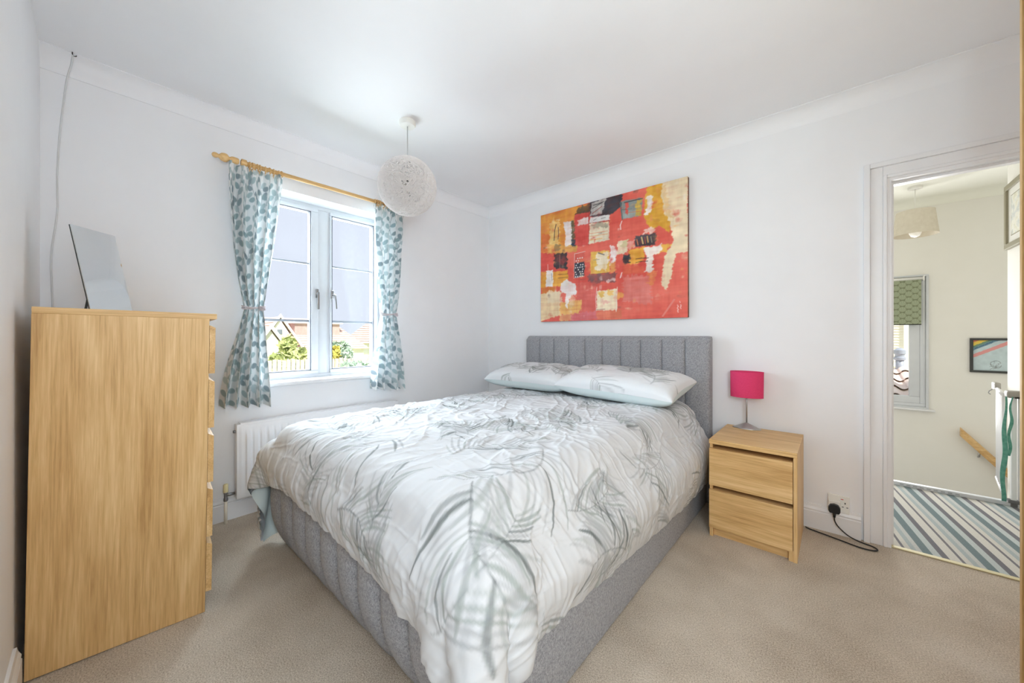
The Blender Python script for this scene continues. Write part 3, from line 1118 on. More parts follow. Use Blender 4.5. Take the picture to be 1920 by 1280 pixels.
# ------------------------------------------------------------------ table lamp
PINK = M('pink_fabric_shade', 0.85, 0, 0.2)
PINK.base(PINK.ramp(PINK.noise(PINK.coords((1, 1, 6)), 120, 2), [(0.3, (212, 58, 104)), (0.7, (224, 72, 116))]))
PINK.bump(PINK.noise(PINK.coords((1, 1, 6)), 260, 2), 0.2, 0.001)
PINK.p.inputs['Transmission Weight'].default_value = 0.0
lamp = thing('table_lamp', 'small table lamp with pink oval shade and steel stem', 'table lamp', (2.408, -0.085, 0.55))
G().lathe([(0.078, 0.0), (0.079, 0.002), (0.07, 0.006), (0.045, 0.017), (0.022, 0.028), (0.008, 0.034), (0.004, 0.038)], 36, sy=0.6).obj('lamp_base', STEEL, lamp, True)
G().tube([(0, 0, 0.03), (0, 0, 0.27)], 0.0045, 10).obj('stem', STEEL, lamp, True)
G().lathe([(0.012, 0.20), (0.012, 0.26), (0.014, 0.27), (0.01, 0.28)], 12).obj('bulb_holder', WHITE_PLASTIC, lamp, True)
shade = G().lathe([(0.090, 0.2), (0.0915, 0.36)], 48, sy=0.62, cap=False).lathe([(0.088, 0.2), (0.0895, 0.36)], 48, sy=0.62, cap=False).obj('lamp_shade', PINK.m, lamp, True, fix=False)
for z_, r_ in ((0.2, 0.089), (0.36, 0.0905)):
    G().tube([(r_ * math.cos(2 * math.pi * k / 48), r_ * 0.62 * math.sin(2 * math.pi * k / 48), z_) for k in range(48)], 0.0018, 6, closed=True).obj('shade_rim', PINK.m, shade, True)
g = G()
for k in range(3):
    a = 2 * math.pi * k / 3 + 0.4
    g.tube([(0, 0, 0.255), (0.088 * math.cos(a), 0.0545 * math.sin(a), 0.205)], 0.0012, 5)
g.obj('shade_carrier', STEEL, lamp)

# ------------------------------------------------------------------ socket, plug and flex
so = thing('wall_socket', 'white double wall socket low beside the door frame', 'socket', (2.846, 0, 0.174))
G().box((-0.047, -0.012, -0.05), (0.047, 0.0, 0.05), 0.003).obj('socket_plate', WHITE_PLASTIC, so)
RED = plain('red_mark', (190, 40, 40), 0.5)
sw = G().box((0.008, -0.015, 0.012), (0.022, -0.012, 0.034), 0.001).obj('rocker_switch', WHITE_PLASTIC, so)
G().box((0.009, -0.0155, 0.029), (0.021, -0.015, 0.033)).obj('switch_mark', RED, sw)
g = G()
for (x_, z_, w_, h_) in ((0.028, 0.01, 0.005, 0.009), (0.018, -0.012, 0.008, 0.004), (0.037, -0.012, 0.008, 0.004)):
    g.box((x_ - w_ / 2, -0.0124, z_ - h_ / 2), (x_ + w_ / 2, -0.0118, z_ + h_ / 2))
g.obj('pin_hole', BLACK, so)
pl_ = thing('power_plug', 'black mains plug with flex pushed into the wall socket', 'plug', (2.828, -0.012, 0.16))
G().box((-0.027, -0.022, -0.02), (0.027, 0.0, 0.035), 0.004).obj('adaptor_body', WHITE_PLASTIC, pl_)
G().prism([(-0.02, -0.03), (0.02, -0.03), (0.026, -0.018), (0.026, 0.0), (0.018, 0.014), (0.0, 0.02), (-0.018, 0.014), (-0.026, 0.0), (-0.026, -0.018)], 'y', -0.046, -0.022).obj('plug_body', BLACK, pl_)
G().tube([(0, -0.036, -0.028), (0, -0.036, -0.055)], [0.009, 0.006], 8).obj('strain_relief', BLACK, pl_, True)
cab = [(2.828, -0.048, 0.105), (2.83, -0.05, 0.085), (2.845, -0.055, 0.06), (2.88, -0.06, 0.03), (2.915, -0.055, 0.012), (2.945, -0.056, 0.006), (2.985, -0.07, 0.006), (3.0, -0.098, 0.006), (2.98, -0.12, 0.006), (2.93, -0.125, 0.006),
       (2.85, -0.10, 0.006), (2.77, -0.075, 0.006), (2.72, -0.06, 0.006), (2.70, -0.045, 0.006)]
G().tube(loc_pts(pl_, curve(cab)), 0.0035, 6).obj('flex', BLACK, pl_, True)

# ------------------------------------------------------------------ radiator
rad = thing('radiator', 'long white panel radiator under the window behind the bed', 'radiator', (0.06, -1.709, 0.137))
RL, RH = 1.104, 0.457
g = G()
g.box((-0.03, -RL / 2, 0), (0.028, RL / 2, RH), 0.006)
g.obj('panel', WHITE_METAL, rad, 'auto')
P = np.zeros((RL and 420, 22, 3))
nfl = 26
for i in range(P.shape[0]):
    y = -RL / 2 + 0.012 + (RL - 0.024) * i / (P.shape[0] - 1)
    ph = ((y + RL / 2 - 0.04) / ((RL - 0.08) / nfl))
    inner = 0.04 < y + RL / 2 < RL - 0.04
    f = ph - math.floor(ph)
    ridge = 0.0 if not inner else min(1, max(0, (0.5 - abs(f - 0.5)) * 5 - 0.35))
    for j in range(22):
        zz = 0.012 + (RH - 0.024) * j / 21
        e = min(1, max(0, (min(zz, RH - zz) - 0.05) / 0.02))
        edge_ = min(1, max(0, (min(zz, RH - zz) - 0.012) / 0.012)) * min(1, max(0, (min(y + RL / 2, RL / 2 - y) - 0.012) / 0.012))
        P[i, j] = (0.029 + 0.004 * edge_ + 0.009 * ridge * e, y, zz)
grid_obj('fluted_front', P, WHITE_METAL, rad)
g = G().box((-0.032, -RL / 2 + 0.02, RH - 0.002), (0.024, RL / 2 - 0.02, RH + 0.006), 0.002)
g.obj('top_grille', WHITE_METAL, rad)
G().tube([(0.0, -RL / 2 - 0.012, RH - 0.045), (0.0, -RL / 2 + 0.005, RH - 0.045)], 0.009, 8).obj('bleed_plug', CHROME, rad, True)
for y_ in (-0.35, 0.35):
    G().box((-0.056, y_ - 0.02, 0.05), (-0.03, y_ + 0.02, RH - 0.05)).obj('wall_bracket', WHITE_METAL, rad)
vy = -RL / 2 - 0.048
CAPM = plain('ivory_plastic_cap', (226, 214, 168), 0.5, bump=(200, 0.2, 0.001))
PIPE = plain('cream_painted_pipe', (228, 220, 204), 0.5, bump=(150, 0.1, 0.001))
G().tube([(0.0, vy, -0.137), (0.0, vy, 0.01)], 0.0085, 10).obj('supply_pipe', PIPE, rad, True)
G().lathe([(0.0105, 0.0), (0.012, 0.004), (0.012, 0.014), (0.009, 0.02), (0.009, 0.045), (0.0115, 0.048), (0.0115, 0.056)], 12, (0.0, vy, 0.0)).tube([(0, vy, 0.035), (0, vy + 0.02, 0.035), (0, vy + 0.045, 0.035)], [0.007, 0.01, 0.008], 8).obj('valve', CHROME, rad, True)
G().lathe([(0.0125, 0.054), (0.0135, 0.058), (0.0125, 0.1), (0.009, 0.104)], 14, (0.0, vy, 0.0)).obj('valve_cap', CAPM, rad, True)

# ------------------------------------------------------------------ canvas painting
PATCHES = [('p',[(0.002,1.003),(0.405,0.997),(0.405,0.937),(0.282,0.912),(0.276,0.664),(0.002,0.643)],(226,152,62),0.9,1),('p',[(0.002,0.829),(0.077,0.811),(0.09,0.652),(0.002,0.643)],(224,112,66),0.7,1),('p',[(0.769,1.003),(0.863,1.002),(0.875,0.851),(0.917,0.714),(0.898,0.616),(0.843,0.681),(0.794,0.662),(0.761,0.757)],(222,166,58),1,1),('p',[(0.859,1.014),(1.006,1.006),(1.003,0.471),(0.94,0.463),(0.921,0.404),(0.909,0.292),(0.89,0.207),(0.859,0.242),(0.863,0.352),(0.875,0.454),(0.921,0.559),(0.905,0.707),(0.879,0.777),(0.855,0.911)],(238,218,184),1,0.8),('p',[(0.855,0.984),(0.883,0.974),(0.921,0.713),(0.883,0.766)],(228,190,130),0.6,1.5),('p',[(0.405,1.01),(0.62,1.004),(0.62,0.891),(0.545,0.856),(0.395,0.874)],(66,64,72),0.97,1),('p',[(0.314,0.982),(0.405,0.997),(0.4,0.879),(0.276,0.895)],(84,74,62),0.8,1.6),('p',[(0.287,0.929),(0.395,0.923),(0.389,0.641),(0.287,0.65)],(216,84,76),1,0.6),('p',[(0.412,0.993),(0.516,1.0),(0.482,0.882),(0.405,0.887)],(206,200,194),0.85,0.7),('l',[(0.415,0.94),(0.501,0.979)],(60,58,60),0.003),('l',[(0.415,0.899),(0.486,0.942)],(150,80,75),0.0036),('l',[(0.426,0.967),(0.486,0.972)],(60,58,60),0.0042),('p',[(0.4,0.869),(0.537,0.857),(0.539,0.811),(0.399,0.823)],(230,228,226),1,0.5),('l',[(0.426,0.842),(0.446,0.848)],(80,80,90),0.0024),('l',[(0.481,0.842),(0.511,0.842)],(80,80,90),0.0024),('l',[(0.395,0.825),(0.539,0.807)],(90,60,60),0.0018),('p',[(0.395,0.822),(0.535,0.804),(0.537,0.65),(0.392,0.65)],(234,222,196),1,0.5),('p',[(0.405,0.811),(0.525,0.797),(0.525,0.757),(0.405,0.77)],(120,112,92),0.5,1.8),('l',[(0.4,0.735),(0.525,0.728)],(224,130,90),0.003),('l',[(0.4,0.71),(0.525,0.704)],(224,150,90),0.003),('l',[(0.4,0.68),(0.486,0.676)],(228,170,90),0.0054),('l',[(0.392,1.001),(0.391,0.641)],(110,50,50),0.0018),('p',[(0.309,0.873),(0.389,0.87),(0.384,0.816),(0.314,0.82)],(236,226,222),0.9,1.2),('p',[(0.09,0.913),(0.171,0.917),(0.164,0.701),(0.083,0.653)],(240,208,136),0.75,1.5),('l',[(0.133,0.882),(0.121,0.827),(0.116,0.74)],(70,40,40),0.0042),('l',[(0.152,0.851),(0.155,0.793),(0.15,0.743)],(90,45,60),0.0036),('p',[(0.191,0.886),(0.267,0.872),(0.267,0.652),(0.204,0.652),(0.208,0.781)],(240,228,226),0.97,0.8),('p',[(0.265,0.879),(0.289,0.875),(0.289,0.711),(0.265,0.704)],(92,82,58),0.85,1),('p',[(0.254,0.719),(0.291,0.711),(0.289,0.643),(0.256,0.654)],(50,66,88),0.9,1),('p',[(0.052,0.725),(0.304,0.644),(0.298,0.598),(0.058,0.621)],(228,172,92),0.85,1.2),('p',[(0.123,0.71),(0.173,0.699),(0.173,0.635),(0.123,0.645)],(150,128,98),0.7,1.5),('p',[(0.002,0.643),(0.128,0.618),(0.128,0.476),(0.002,0.469)],(222,84,76),0.95,0.8),('p',[(0.123,0.619),(0.229,0.605),(0.231,0.463),(0.123,0.474)],(58,56,62),0.9,1.2),('p',[(0.152,0.575),(0.199,0.566),(0.199,0.51),(0.152,0.511)],(170,70,70),0.6,1.5),('l',[(0.164,0.605),(0.164,0.477)],(190,120,110),0.0018),('p',[(0.002,0.469),(0.231,0.447),(0.231,0.306),(0.002,0.319)],(230,168,66),0.95,0.8),('p',[(0.05,0.472),(0.109,0.471),(0.111,0.318),(0.048,0.32)],(240,234,232),0.97,0.7),('l',[(0.062,0.532),(0.064,0.46)],(236,215,205),0.0024),('l',[(0.094,0.442),(0.099,0.377)],(110,100,120),0.0024),('l',[(0.15,0.424),(0.231,0.419)],(96,50,44),0.0024),('l',[(0.15,0.392),(0.229,0.389)],(96,50,44),0.0024),('p',[(0.002,0.322),(0.138,0.313),(0.126,0.244),(0.002,0.242)],(226,140,66),0.9,1),('p',[(0.282,0.589),(0.365,0.591),(0.355,0.38),(0.281,0.373)],(214,96,84),0.9,0.4),('p',[(0.283,0.502),(0.359,0.507),(0.355,0.38),(0.282,0.376)],(54,68,84),0.95,0.5),('d',(0.283,0.374,0.356,0.551),(236,228,224),0.006),('l',[(0.283,0.586),(0.278,0.373),(0.355,0.38)],(240,230,220),0.0018),('l',[(0.283,0.586),(0.365,0.591)],(240,230,220),0.003),('p',[(0.405,0.577),(0.537,0.563),(0.539,0.384),(0.405,0.389)],(234,190,92),0.97,0.6),('p',[(0.441,0.57),(0.53,0.562),(0.525,0.408),(0.446,0.414)],(242,228,206),0.85,1.8),('l',[(0.461,0.56),(0.501,0.537)],(120,110,110),0.0054),('l',[(0.426,0.507),(0.467,0.506)],(170,150,130),0.0036),('l',[(0.405,0.389),(0.537,0.383)],(110,70,60),0.0024),('p',[(0.535,0.596),(0.555,0.6),(0.584,0.547),(0.574,0.462),(0.539,0.444)],(242,232,230),0.9,1.2),('p',[(0.539,0.453),(0.578,0.469),(0.578,0.384),(0.541,0.382)],(226,166,90),0.8,1.4),('p',[(0.379,0.388),(0.587,0.38),(0.574,0.313),(0.395,0.312)],(136,92,92),0.85,1.5),('p',[(0.405,0.373),(0.486,0.368),(0.486,0.326),(0.405,0.325)],(110,84,90),0.6,1.8),('p',[(0.525,0.333),(0.583,0.337),(0.578,0.315),(0.525,0.31)],(236,215,210),0.7,1.2),('p',[(0.61,0.944),(0.748,0.929),(0.743,0.787),(0.62,0.795)],(146,156,154),0.97,0.7),('p',[(0.709,0.923),(0.746,0.923),(0.741,0.793),(0.707,0.795)],(214,172,62),0.85,1.2),('p',[(0.64,0.925),(0.663,0.922),(0.656,0.824),(0.642,0.834)],(220,88,76),0.95,0.8),('l',[(0.638,0.925),(0.748,0.922)],(70,74,78),0.0054),('l',[(0.62,0.874),(0.683,0.861)],(90,100,100),0.0024),('l',[(0.656,0.839),(0.735,0.829)],(200,120,90),0.0036),('l',[(0.61,0.933),(0.624,0.794)],(90,120,120),0.0048),('p',[(0.767,0.926),(0.807,0.921),(0.804,0.836),(0.788,0.78),(0.764,0.791),(0.777,0.86)],(242,230,222),0.97,0.9),('l',[(0.62,0.782),(0.61,0.752),(0.613,0.718)],(240,225,220),0.0042),('p',[(0.761,0.675),(0.825,0.681),(0.825,0.633),(0.767,0.639)],(238,214,200),0.8,1.8),('p',[(0.699,0.642),(0.828,0.639),(0.821,0.553),(0.703,0.558)],(70,64,70),0.95,0.9),('l',[(0.714,0.616),(0.722,0.57)],(220,130,90),0.0042),('l',[(0.743,0.626),(0.752,0.574)],(230,190,130),0.006),('l',[(0.777,0.625),(0.782,0.579)],(228,176,110),0.0054),('l',[(0.763,0.621),(0.766,0.571)],(200,80,70),0.003),('l',[(0.798,0.618),(0.804,0.574)],(150,140,120),0.0042),('p',[(0.59,0.632),(0.663,0.627),(0.663,0.521),(0.594,0.52)],(242,226,196),0.95,1.1),('p',[(0.61,0.622),(0.656,0.623),(0.652,0.585),(0.615,0.587)],(190,180,120),0.5,1.8),('p',[(0.663,0.614),(0.702,0.613),(0.702,0.561),(0.667,0.557)],(238,176,166),0.85,1.4),('p',[(0.663,0.535),(0.763,0.545),(0.763,0.448),(0.674,0.422)],(230,168,64),0.97,0.9),('p',[(0.863,0.548),(0.917,0.539),(0.883,0.484),(0.827,0.484)],(230,172,72),0.9,1.2),('p',[(0.759,0.538),(0.865,0.55),(0.863,0.501),(0.821,0.484),(0.806,0.355),(0.761,0.354),(0.777,0.429)],(240,228,218),0.95,1.1),('l',[(0.709,0.465),(0.743,0.465),(0.784,0.46)],(70,40,40),0.0036),('l',[(0.709,0.438),(0.743,0.44),(0.779,0.437)],(70,40,40),0.0036),('p',[(0.623,0.512),(0.667,0.51),(0.665,0.44),(0.627,0.443)],(58,58,64),0.92,1.1),('p',[(0.61,0.441),(0.761,0.41),(0.752,0.347),(0.61,0.367)],(226,112,80),0.6,1.8),('p',[(0.62,0.332),(0.798,0.34),(0.798,0.114),(0.61,0.129)],(222,132,124),0.75,2),('p',[(0.777,0.343),(0.831,0.351),(0.823,0.251),(0.785,0.255)],(230,146,84),0.7,1.8),('l',[(0.62,0.372),(0.61,0.333)],(240,215,215),0.0048),('p',[(0.293,0.339),(0.446,0.32),(0.446,0.082),(0.243,0.057),(0.298,0.165)],(220,112,104),0.6,1.8),('p',[(0.243,0.063),(0.446,0.082),(0.446,0.011),(0.243,0.004)],(222,122,128),0.85,1.2),('p',[(0.448,0.073),(0.624,0.074),(0.624,0.006),(0.448,0.006)],(226,128,98),0.8,1),('p',[(0.448,0.248),(0.592,0.247),(0.587,0.08),(0.446,0.08)],(242,224,192),0.97,0.6),('p',[(0.461,0.233),(0.498,0.234),(0.498,0.19),(0.461,0.188)],(234,186,92),0.8,1.2),('p',[(0.525,0.231),(0.564,0.232),(0.562,0.19),(0.527,0.188)],(234,186,92),0.8,1.2),('p',[(0.486,0.168),(0.535,0.169),(0.535,0.146),(0.486,0.144)],(236,176,160),0.6,1.5),('l',[(0.451,0.277),(0.442,0.178),(0.446,0.08)],(244,232,222),0.0024),('l',[(0.59,0.261),(0.588,0.165),(0.583,0.063)],(244,228,210),0.003),('l',[(0.446,0.087),(0.506,0.088)],(110,60,60),0.0018),('p',[(0.59,0.228),(0.624,0.213),(0.624,0.179),(0.59,0.17)],(232,172,84),0.85,1),('p',[(-0.011,0.263),(0.164,0.265),(0.179,0.053),(-0.011,0.002)],(238,212,168),0.97,1),('p',[(0.064,0.289),(0.185,0.276),(0.197,0.173),(0.064,0.17)],(240,220,190),0.7,1.8),('p',[(0.164,0.176),(0.333,0.175),(0.322,0.063),(0.171,0.055)],(236,184,106),0.9,1.2),('p',[(0.161,0.067),(0.254,0.062),(0.243,0.004),(0.155,0.007)],(238,200,140),0.7,1.6),('p',[(0.179,0.341),(0.22,0.374),(0.293,0.314),(0.289,0.228),(0.248,0.217),(0.233,0.122),(0.215,0.123),(0.208,0.242),(0.173,0.271)],(242,234,230),0.95,1.1),('p',[(0.243,0.22),(0.293,0.222),(0.287,0.116),(0.243,0.125)],(238,206,170),0.5,1.5),('l',[(0.866,0.015),(0.928,0.13)],(230,140,130),0.0071),('l',[(0.957,0.117),(0.961,0.107)],(248,225,220),0.0024),('l',[(0.963,0.093),(0.965,0.082),(0.961,0.074),(0.965,0.062)],(248,225,220),0.0024),('l',[(0.946,0.092),(0.95,0.079),(0.945,0.069),(0.95,0.059),(0.947,0.048),(0.95,0.038)],(248,225,220),0.0024)]
pc = thing('canvas_painting', 'large red and orange abstract canvas above the headboard', 'painting', (1.3887, -0.002, 1.2707))
PW, PH, PD = 1.3078, 1.0073, 0.034
na_, nb_ = 330, 270
S_, T_ = np.meshgrid(np.linspace(0, 1, na_), np.linspace(0, 1, nb_), indexing='ij')
img = np.ones((na_, nb_, 3)) * np.array((226, 100, 86), float)
img += (fbm(S_ * 4, T_ * 5, 3, 4) * 34)[..., None] * np.array([0.5, 1.0, 0.9])
strk = fbm(S_ * 7, T_ * 60, 5, 3) * 0.5 + fbm(S_ * 60, T_ * 7, 6, 3) * 0.5
img += (strk * 16)[..., None]


def inside(poly, X, Y):
    c = np.zeros(X.shape, bool)
    n_ = len(poly)
    for i in range(n_):
        (xa, ya), (xb, yb) = poly[i], poly[(i + 1) % n_]
        if ya == yb:
            continue
        c ^= ((ya > Y) != (yb > Y)) & (X < (xb - xa) * (Y - ya) / (yb - ya) + xa)
    return c


for k, e in enumerate(PATCHES):
    if e[0] == 'p':
        _, poly, col, al, ro = e
        wob = 0.009 * ro
        X = S_ + wob * (fbm(S_ * 26, T_ * 70, 100 + k, 3) * 1.6 + vnoise(S_ * 8, T_ * 9, 200 + k) * 0.8)
        Y = T_ + wob * (fbm(S_ * 70, T_ * 26, 300 + k, 3) * 1.6 + vnoise(S_ * 8, T_ * 9, 400 + k) * 0.8)
        msk = inside(poly, X, Y).astype(float)
        m2 = msk.copy()
        m2[1:-1, 1:-1] = (msk[1:-1, 1:-1] * 2 + msk[:-2, 1:-1] + msk[2:, 1:-1] + msk[1:-1, :-2] + msk[1:-1, 2:]) / 6
        dry = np.clip(al + 0.55 * strk * (1.0 if al < 0.95 else 0.5), 0, 1)
        cc = np.array(col, float) + (fbm(S_ * 14, T_ * 16, 500 + k, 3) * 26)[..., None] + (strk * 18)[..., None]
        aa = (m2 * dry)[..., None]
        img = img * (1 - aa) + cc * aa
    elif e[0] == 'l':
        _, ptl, col, wd = e
        for i in range(len(ptl) - 1):
            st = 1.0 / na_
            tmp_scale = na_ / nb_
            pa_, pb_ = np.array(ptl[i]), np.array(ptl[i + 1])
            d_ = pb_ - pa_
            L_ = max(d_ @ d_, 1e-9)
            t_ = np.clip(((S_ - pa_[0]) * d_[0] + (T_ - pa_[1]) * d_[1]) / L_, 0, 1)
            ds = np.hypot(S_ - pa_[0] - t_ * d_[0], T_ - pa_[1] - t_ * d_[1]) + 0.0012 * strk
            aa = np.clip((wd * 0.75 - ds) / 0.003 + 0.5, 0, 1)[..., None] * 0.9
            img = img * (1 - aa) + np.array(col, float) * aa
    else:
        _, (sa, ta, sb, tb), col, rr_ = e
        for i in range(4):
            for j in range(9):
                if random.random() < 0.15:
                    continue
                cx_, cy_ = sa + (sb - sa) * (i + 0.5 + 0.3 * (j % 2)) / 4.3, ta + (tb - ta) * (j + 0.5) / 9
                ds = np.hypot((S_ - cx_) * 1.2, T_ - cy_)
                aa = np.clip((rr_ - ds) / 0.003 + 0.5, 0, 1)[..., None]
                img = img * (1 - aa) + np.array(col, float) * aa
for k in range(150):                                   # dry-brush flecks over everything
    cx_, cy_ = random.random(), random.random() ** 0.9
    sx_, sy_ = random.uniform(.008, .035), random.uniform(.008, .035)
    col = random.choice([(232, 150, 96), (240, 214, 180), (228, 128, 110), (236, 176, 104), (244, 232, 224), (120, 84, 74), (214, 78, 68), (214, 78, 68)])
    ds = np.hypot((S_ - cx_) / sx_, (T_ - cy_) / sy_) + 0.9 * fbm(S_ * 40, T_ * 40, 700 + k, 3)
    aa = (np.clip(1 - ds, 0, 1) * np.clip(0.45 + 1.5 * strk, 0, 1) * 0.75)[..., None]
    img = img * (1 - aa) + np.array(col, float) * aa
PAINT = printed('acrylic_paint', 0.5, 120, 0.25, 0.002, 0.4)
relief = 0.0006 * strk
Pp = np.stack([-PW / 2 + PW * S_, -PD - np.abs(relief), PH * T_], -1)
grid_obj('painted_face', Pp, PAINT, pc, lin_np(np.clip(img, 0, 255)))
EDGEC = M('canvas_edge', 0.8)
EDGEC.base(EDGEC.ramp(EDGEC.noise(EDGEC.coords((1, 1, 1)), 6, 3), [(0.35, (92, 72, 50)), (0.5, (122, 78, 58)), (0.65, (104, 88, 60))]))
G().box((-PW / 2, -PD + 0.0005, 0), (PW / 2, -0.001, PH), 0.004, 2).obj('stretcher_edge', EDGEC.m, pc, 'auto')

# ------------------------------------------------------------------ curtain pole
PZ, PX = 2.205, 0.09
pole = thing('curtain_pole', 'turned pine curtain pole with knob finials above the window', 'curtain pole', (PX, -1.69, PZ))
G().tube([(0, -0.55, 0), (0, 0.6, 0)], 0.0135, 14).obj('pole', PINE, pole, True)
fin = [(0.0135, 0.0), (0.017, 0.004), (0.019, 0.012), (0.0195, 0.03), (0.016, 0.04), (0.012, 0.046), (0.014, 0.05), (0.024, 0.06), (0.0255, 0.072), (0.022, 0.086), (0.013, 0.095), (0.010, 0.10), (0.0145, 0.108), (0.0155, 0.118), (0.011, 0.127), (0.002, 0.131)]
G().lathe([(r_, -h_ - 0.56) for r_, h_ in fin], 20, axis='y').obj('finial', PINE, pole, True)
G().lathe([(r_, h_ + 0.59) for r_, h_ in fin], 20, axis='y').obj('finial', PINE, pole, True)
for y_ in (-0.535, 0.57):
    G().lathe([(0.024, -PX + 0.001), (0.024, -PX + 0.01), (0.011, -PX + 0.018), (0.011, -0.015)], 16, (0, y_, -0.022), axis='x').lathe([(0.0135, -0.016), (0.022, -0.012), (0.022, 0.012), (0.0135, 0.016)], 18, (0, y_, 0), axis='y', cap=False).obj('bracket', PINE, pole, True)
ring0 = None
ring_y = [-0.60 + 0.055, -0.505, -0.492, -0.478, -0.466, -0.452, -0.42, -0.40, -0.375, -0.345, -0.332] + [0.325, 0.34, 0.355, 0.372, 0.40, 0.43, 0.46, 0.48, 0.50, 0.53]
ring_y = ring_y[1:]
for k, y_ in enumerate(ring_y):
    if ring0 is None:
        ring0 = G().tube([(0.021 * math.cos(2 * math.pi * i / 24), 0, 0.021 * math.sin(2 * math.pi * i / 24) - 0.006) for i in range(24)], 0.0035, 7, closed=True).tube([(0, 0, -0.03), (0, 0, -0.042)], 0.002, 5).obj('curtain_ring', PINE, pole, True)
        ring0.location = (0, y_, 0)
    else:
        share(ring0, 'curtain_ring', pole, (0, y_, 0), (0, 0, 0.25 * math.sin(k * 2.3)))


# ------------------------------------------------------------------ curtains
def leaf_cloth(na, nb, step, seed):
    """trailing stems with paired round leaves; rows run down the cloth, cols across"""
    r_ = np.random.RandomState(seed)
    im = np.ones((na, nb, 3)) * np.array((232, 233, 233), float)
    Wd, Ht = nb * step, na * step
    b = 0.03
    k = 0
    while b < Wd + 0.05:
        a = -0.05 + r_.rand() * 0.05
        sway = r_.rand() * 6
        prev = None
        i = 0
        while a < Ht + 0.05:
            x = b + 0.022 * math.sin(a * 16 + sway)
            cur = np.array([a, x])
            if prev is not None:
                stroke(im, [prev, cur], 0.0016, 0.0016, (150, 156, 160), 0.9, step, taper=False)
            s = 1 if i % 2 else -1
            col = [(170, 187, 189), (152, 171, 175), (186, 199, 200), (142, 156, 162)][r_.randint(4)]
            ang = r_.uniform(-0.5, 0.5)
            d = np.array([-math.cos(0.95 + ang), s * math.sin(0.95 + ang)])
            tip0 = cur + d * 0.012
            stroke(im, [cur, tip0], 0.001, 0.001, (150, 158, 160), 0.8, step, taper=False)
            tip1 = cur + d * 0.05
            stroke(im, [tip0, tip1], 0.0145, 0.0022, col, 0.95, step)
            prev = cur
            a += 0.036
            i += 1
        b += 0.075
        k += 1
    return im


CURT = see_through(printed('leaf_print_curtain', 0.9, 700, 0.15, 0.0008, 0.2), 0.1)
ROPE = plain('lilac_grey_cord', (198, 188, 192), 0.8, bump=(400, 0.4, 0.002))


def curtain(label, ya, yb, tya, tyb, bya, byb, ztop, zbot, seed, skew, inward):
    o = thing('curtain', label, 'curtain', (PX, (ya + yb) / 2, zbot), group='leaf print curtains')
    nz, nsx = 370, 230
    step_ = (ztop - zbot) / (nz - 1)
    zt = 1.31
    P = np.zeros((nz, nsx, 3))
    s = np.linspace(0, 1, nsx)
    lf = lambda a, b, t: a + (b - a) * t
    for j in range(nz):
        z_ = ztop - (ztop - zbot) * j / (nz - 1)
        if z_ > zt:
            t = (ztop - z_) / (ztop - zt)
            e = t ** 2.2
            y0 = lf(ya, tya, e); y1 = lf(yb, tyb, (t ** 1.5))
            amp = 0.036 * (1 - 0.35 * e)
        else:
            t = (zt - z_) / (zt - zbot)
            e = 1 - (1 - t) ** 1.35
            y0 = lf(tya, bya, e); y1 = lf(tyb, byb, e)
            amp = 0.023 + 0.022 * t
        nf = 4.6
        wob = 0.12 * vnoise(s * 3 + seed, np.full_like(s, z_ * 2.2), seed)
        ph = 2 * math.pi * nf * (s + 0.03 * np.sin(z_ * 3.0 + seed)) + wob * 4
        fold = np.sin(ph) + 0.28 * np.sin(2 * ph + 0.7)
        th = max(0.0, 1 - (ztop - z_) / 0.16)
        pleat = np.sin(2 * math.pi * 13 * s + seed) * 0.5 + 0.7 * vnoise(s * 22, np.full_like(s, z_ * 30), seed + 3)
        pinch = math.exp(-((ztop - 0.055 - z_) / 0.022) ** 2)
        x = amp * fold * (1 - 0.55 * th) + 0.014 * th * pleat * (1 - 0.6 * pinch) + 0.006 * vnoise(s * 9, np.full_like(s, z_ * 6), seed + 7)
        near = math.exp(-((z_ - zt) / 0.05) ** 2)
        x = x * (1 - 0.35 * near)
        P[j, :, 0] = x
        yy = y0 + (y1 - y0) * s + 0.006 * np.cos(ph) + 0.004 * th * np.cos(2 * math.pi * 13 * s)
        P[j, :, 1] = yy
        zz = np.full_like(s, z_)
        zz += 0.010 * th * vnoise(s * 18, np.zeros_like(s), seed + 11) - 0.006 * (1 - min(1, (z_ - zbot) / 0.3)) * np.sin(ph)
        zz += skew * (s - 0.5) * max(0, 1 - (z_ - zbot) / 0.6)
        P[j, :, 2] = zz
    im = leaf_cloth(nz, nsx, step_, seed)
    P -= np.array([0, o.location.y, o.location.z])
    grid_obj('curtain_cloth', P, CURT, o, lin_np(im))
    # tie-back: double cord with a knot
    yc, hwid = (tya + tyb) / 2 - o.location.y, (tyb - tya) / 2 + 0.006
    g_ = G()
    for dz in (0.0, 0.009):
        ring = []
        for i in range(36):
            a = 2 * math.pi * i / 36
            ring.append((0.036 * math.sin(a), yc + hwid * math.cos(a), zt - zbot + dz + 0.006 * math.sin(2 * a + dz * 100)))
        g_.tube(ring, 0.0042, 6, closed=True)
    ky = yc + inward * hwid * 0.55
    for i in range(4):
        a = i * 1.6
        g_.tube(curve([(0.036, ky - 0.02, zt - zbot + 0.004), (0.046, ky - 0.006 + 0.006 * math.cos(a), zt - zbot + 0.012 * math.sin(a)), (0.046, ky + 0.008, zt - zbot + 0.01 * math.cos(a)), (0.036, ky + 0.02, zt - zbot - 0.006)], 5), 0.0036, 6)
    g_.obj('tieback_cord', ROPE, o, True)
    g_ = G().tube([(-PX + 0.002, yc - inward * 0.0, zt - zbot + 0.01), (-0.03, yc, zt - zbot + 0.008)], 0.003, 6)
    g_.obj('tieback_hook', CHROME, o, True)
    return o


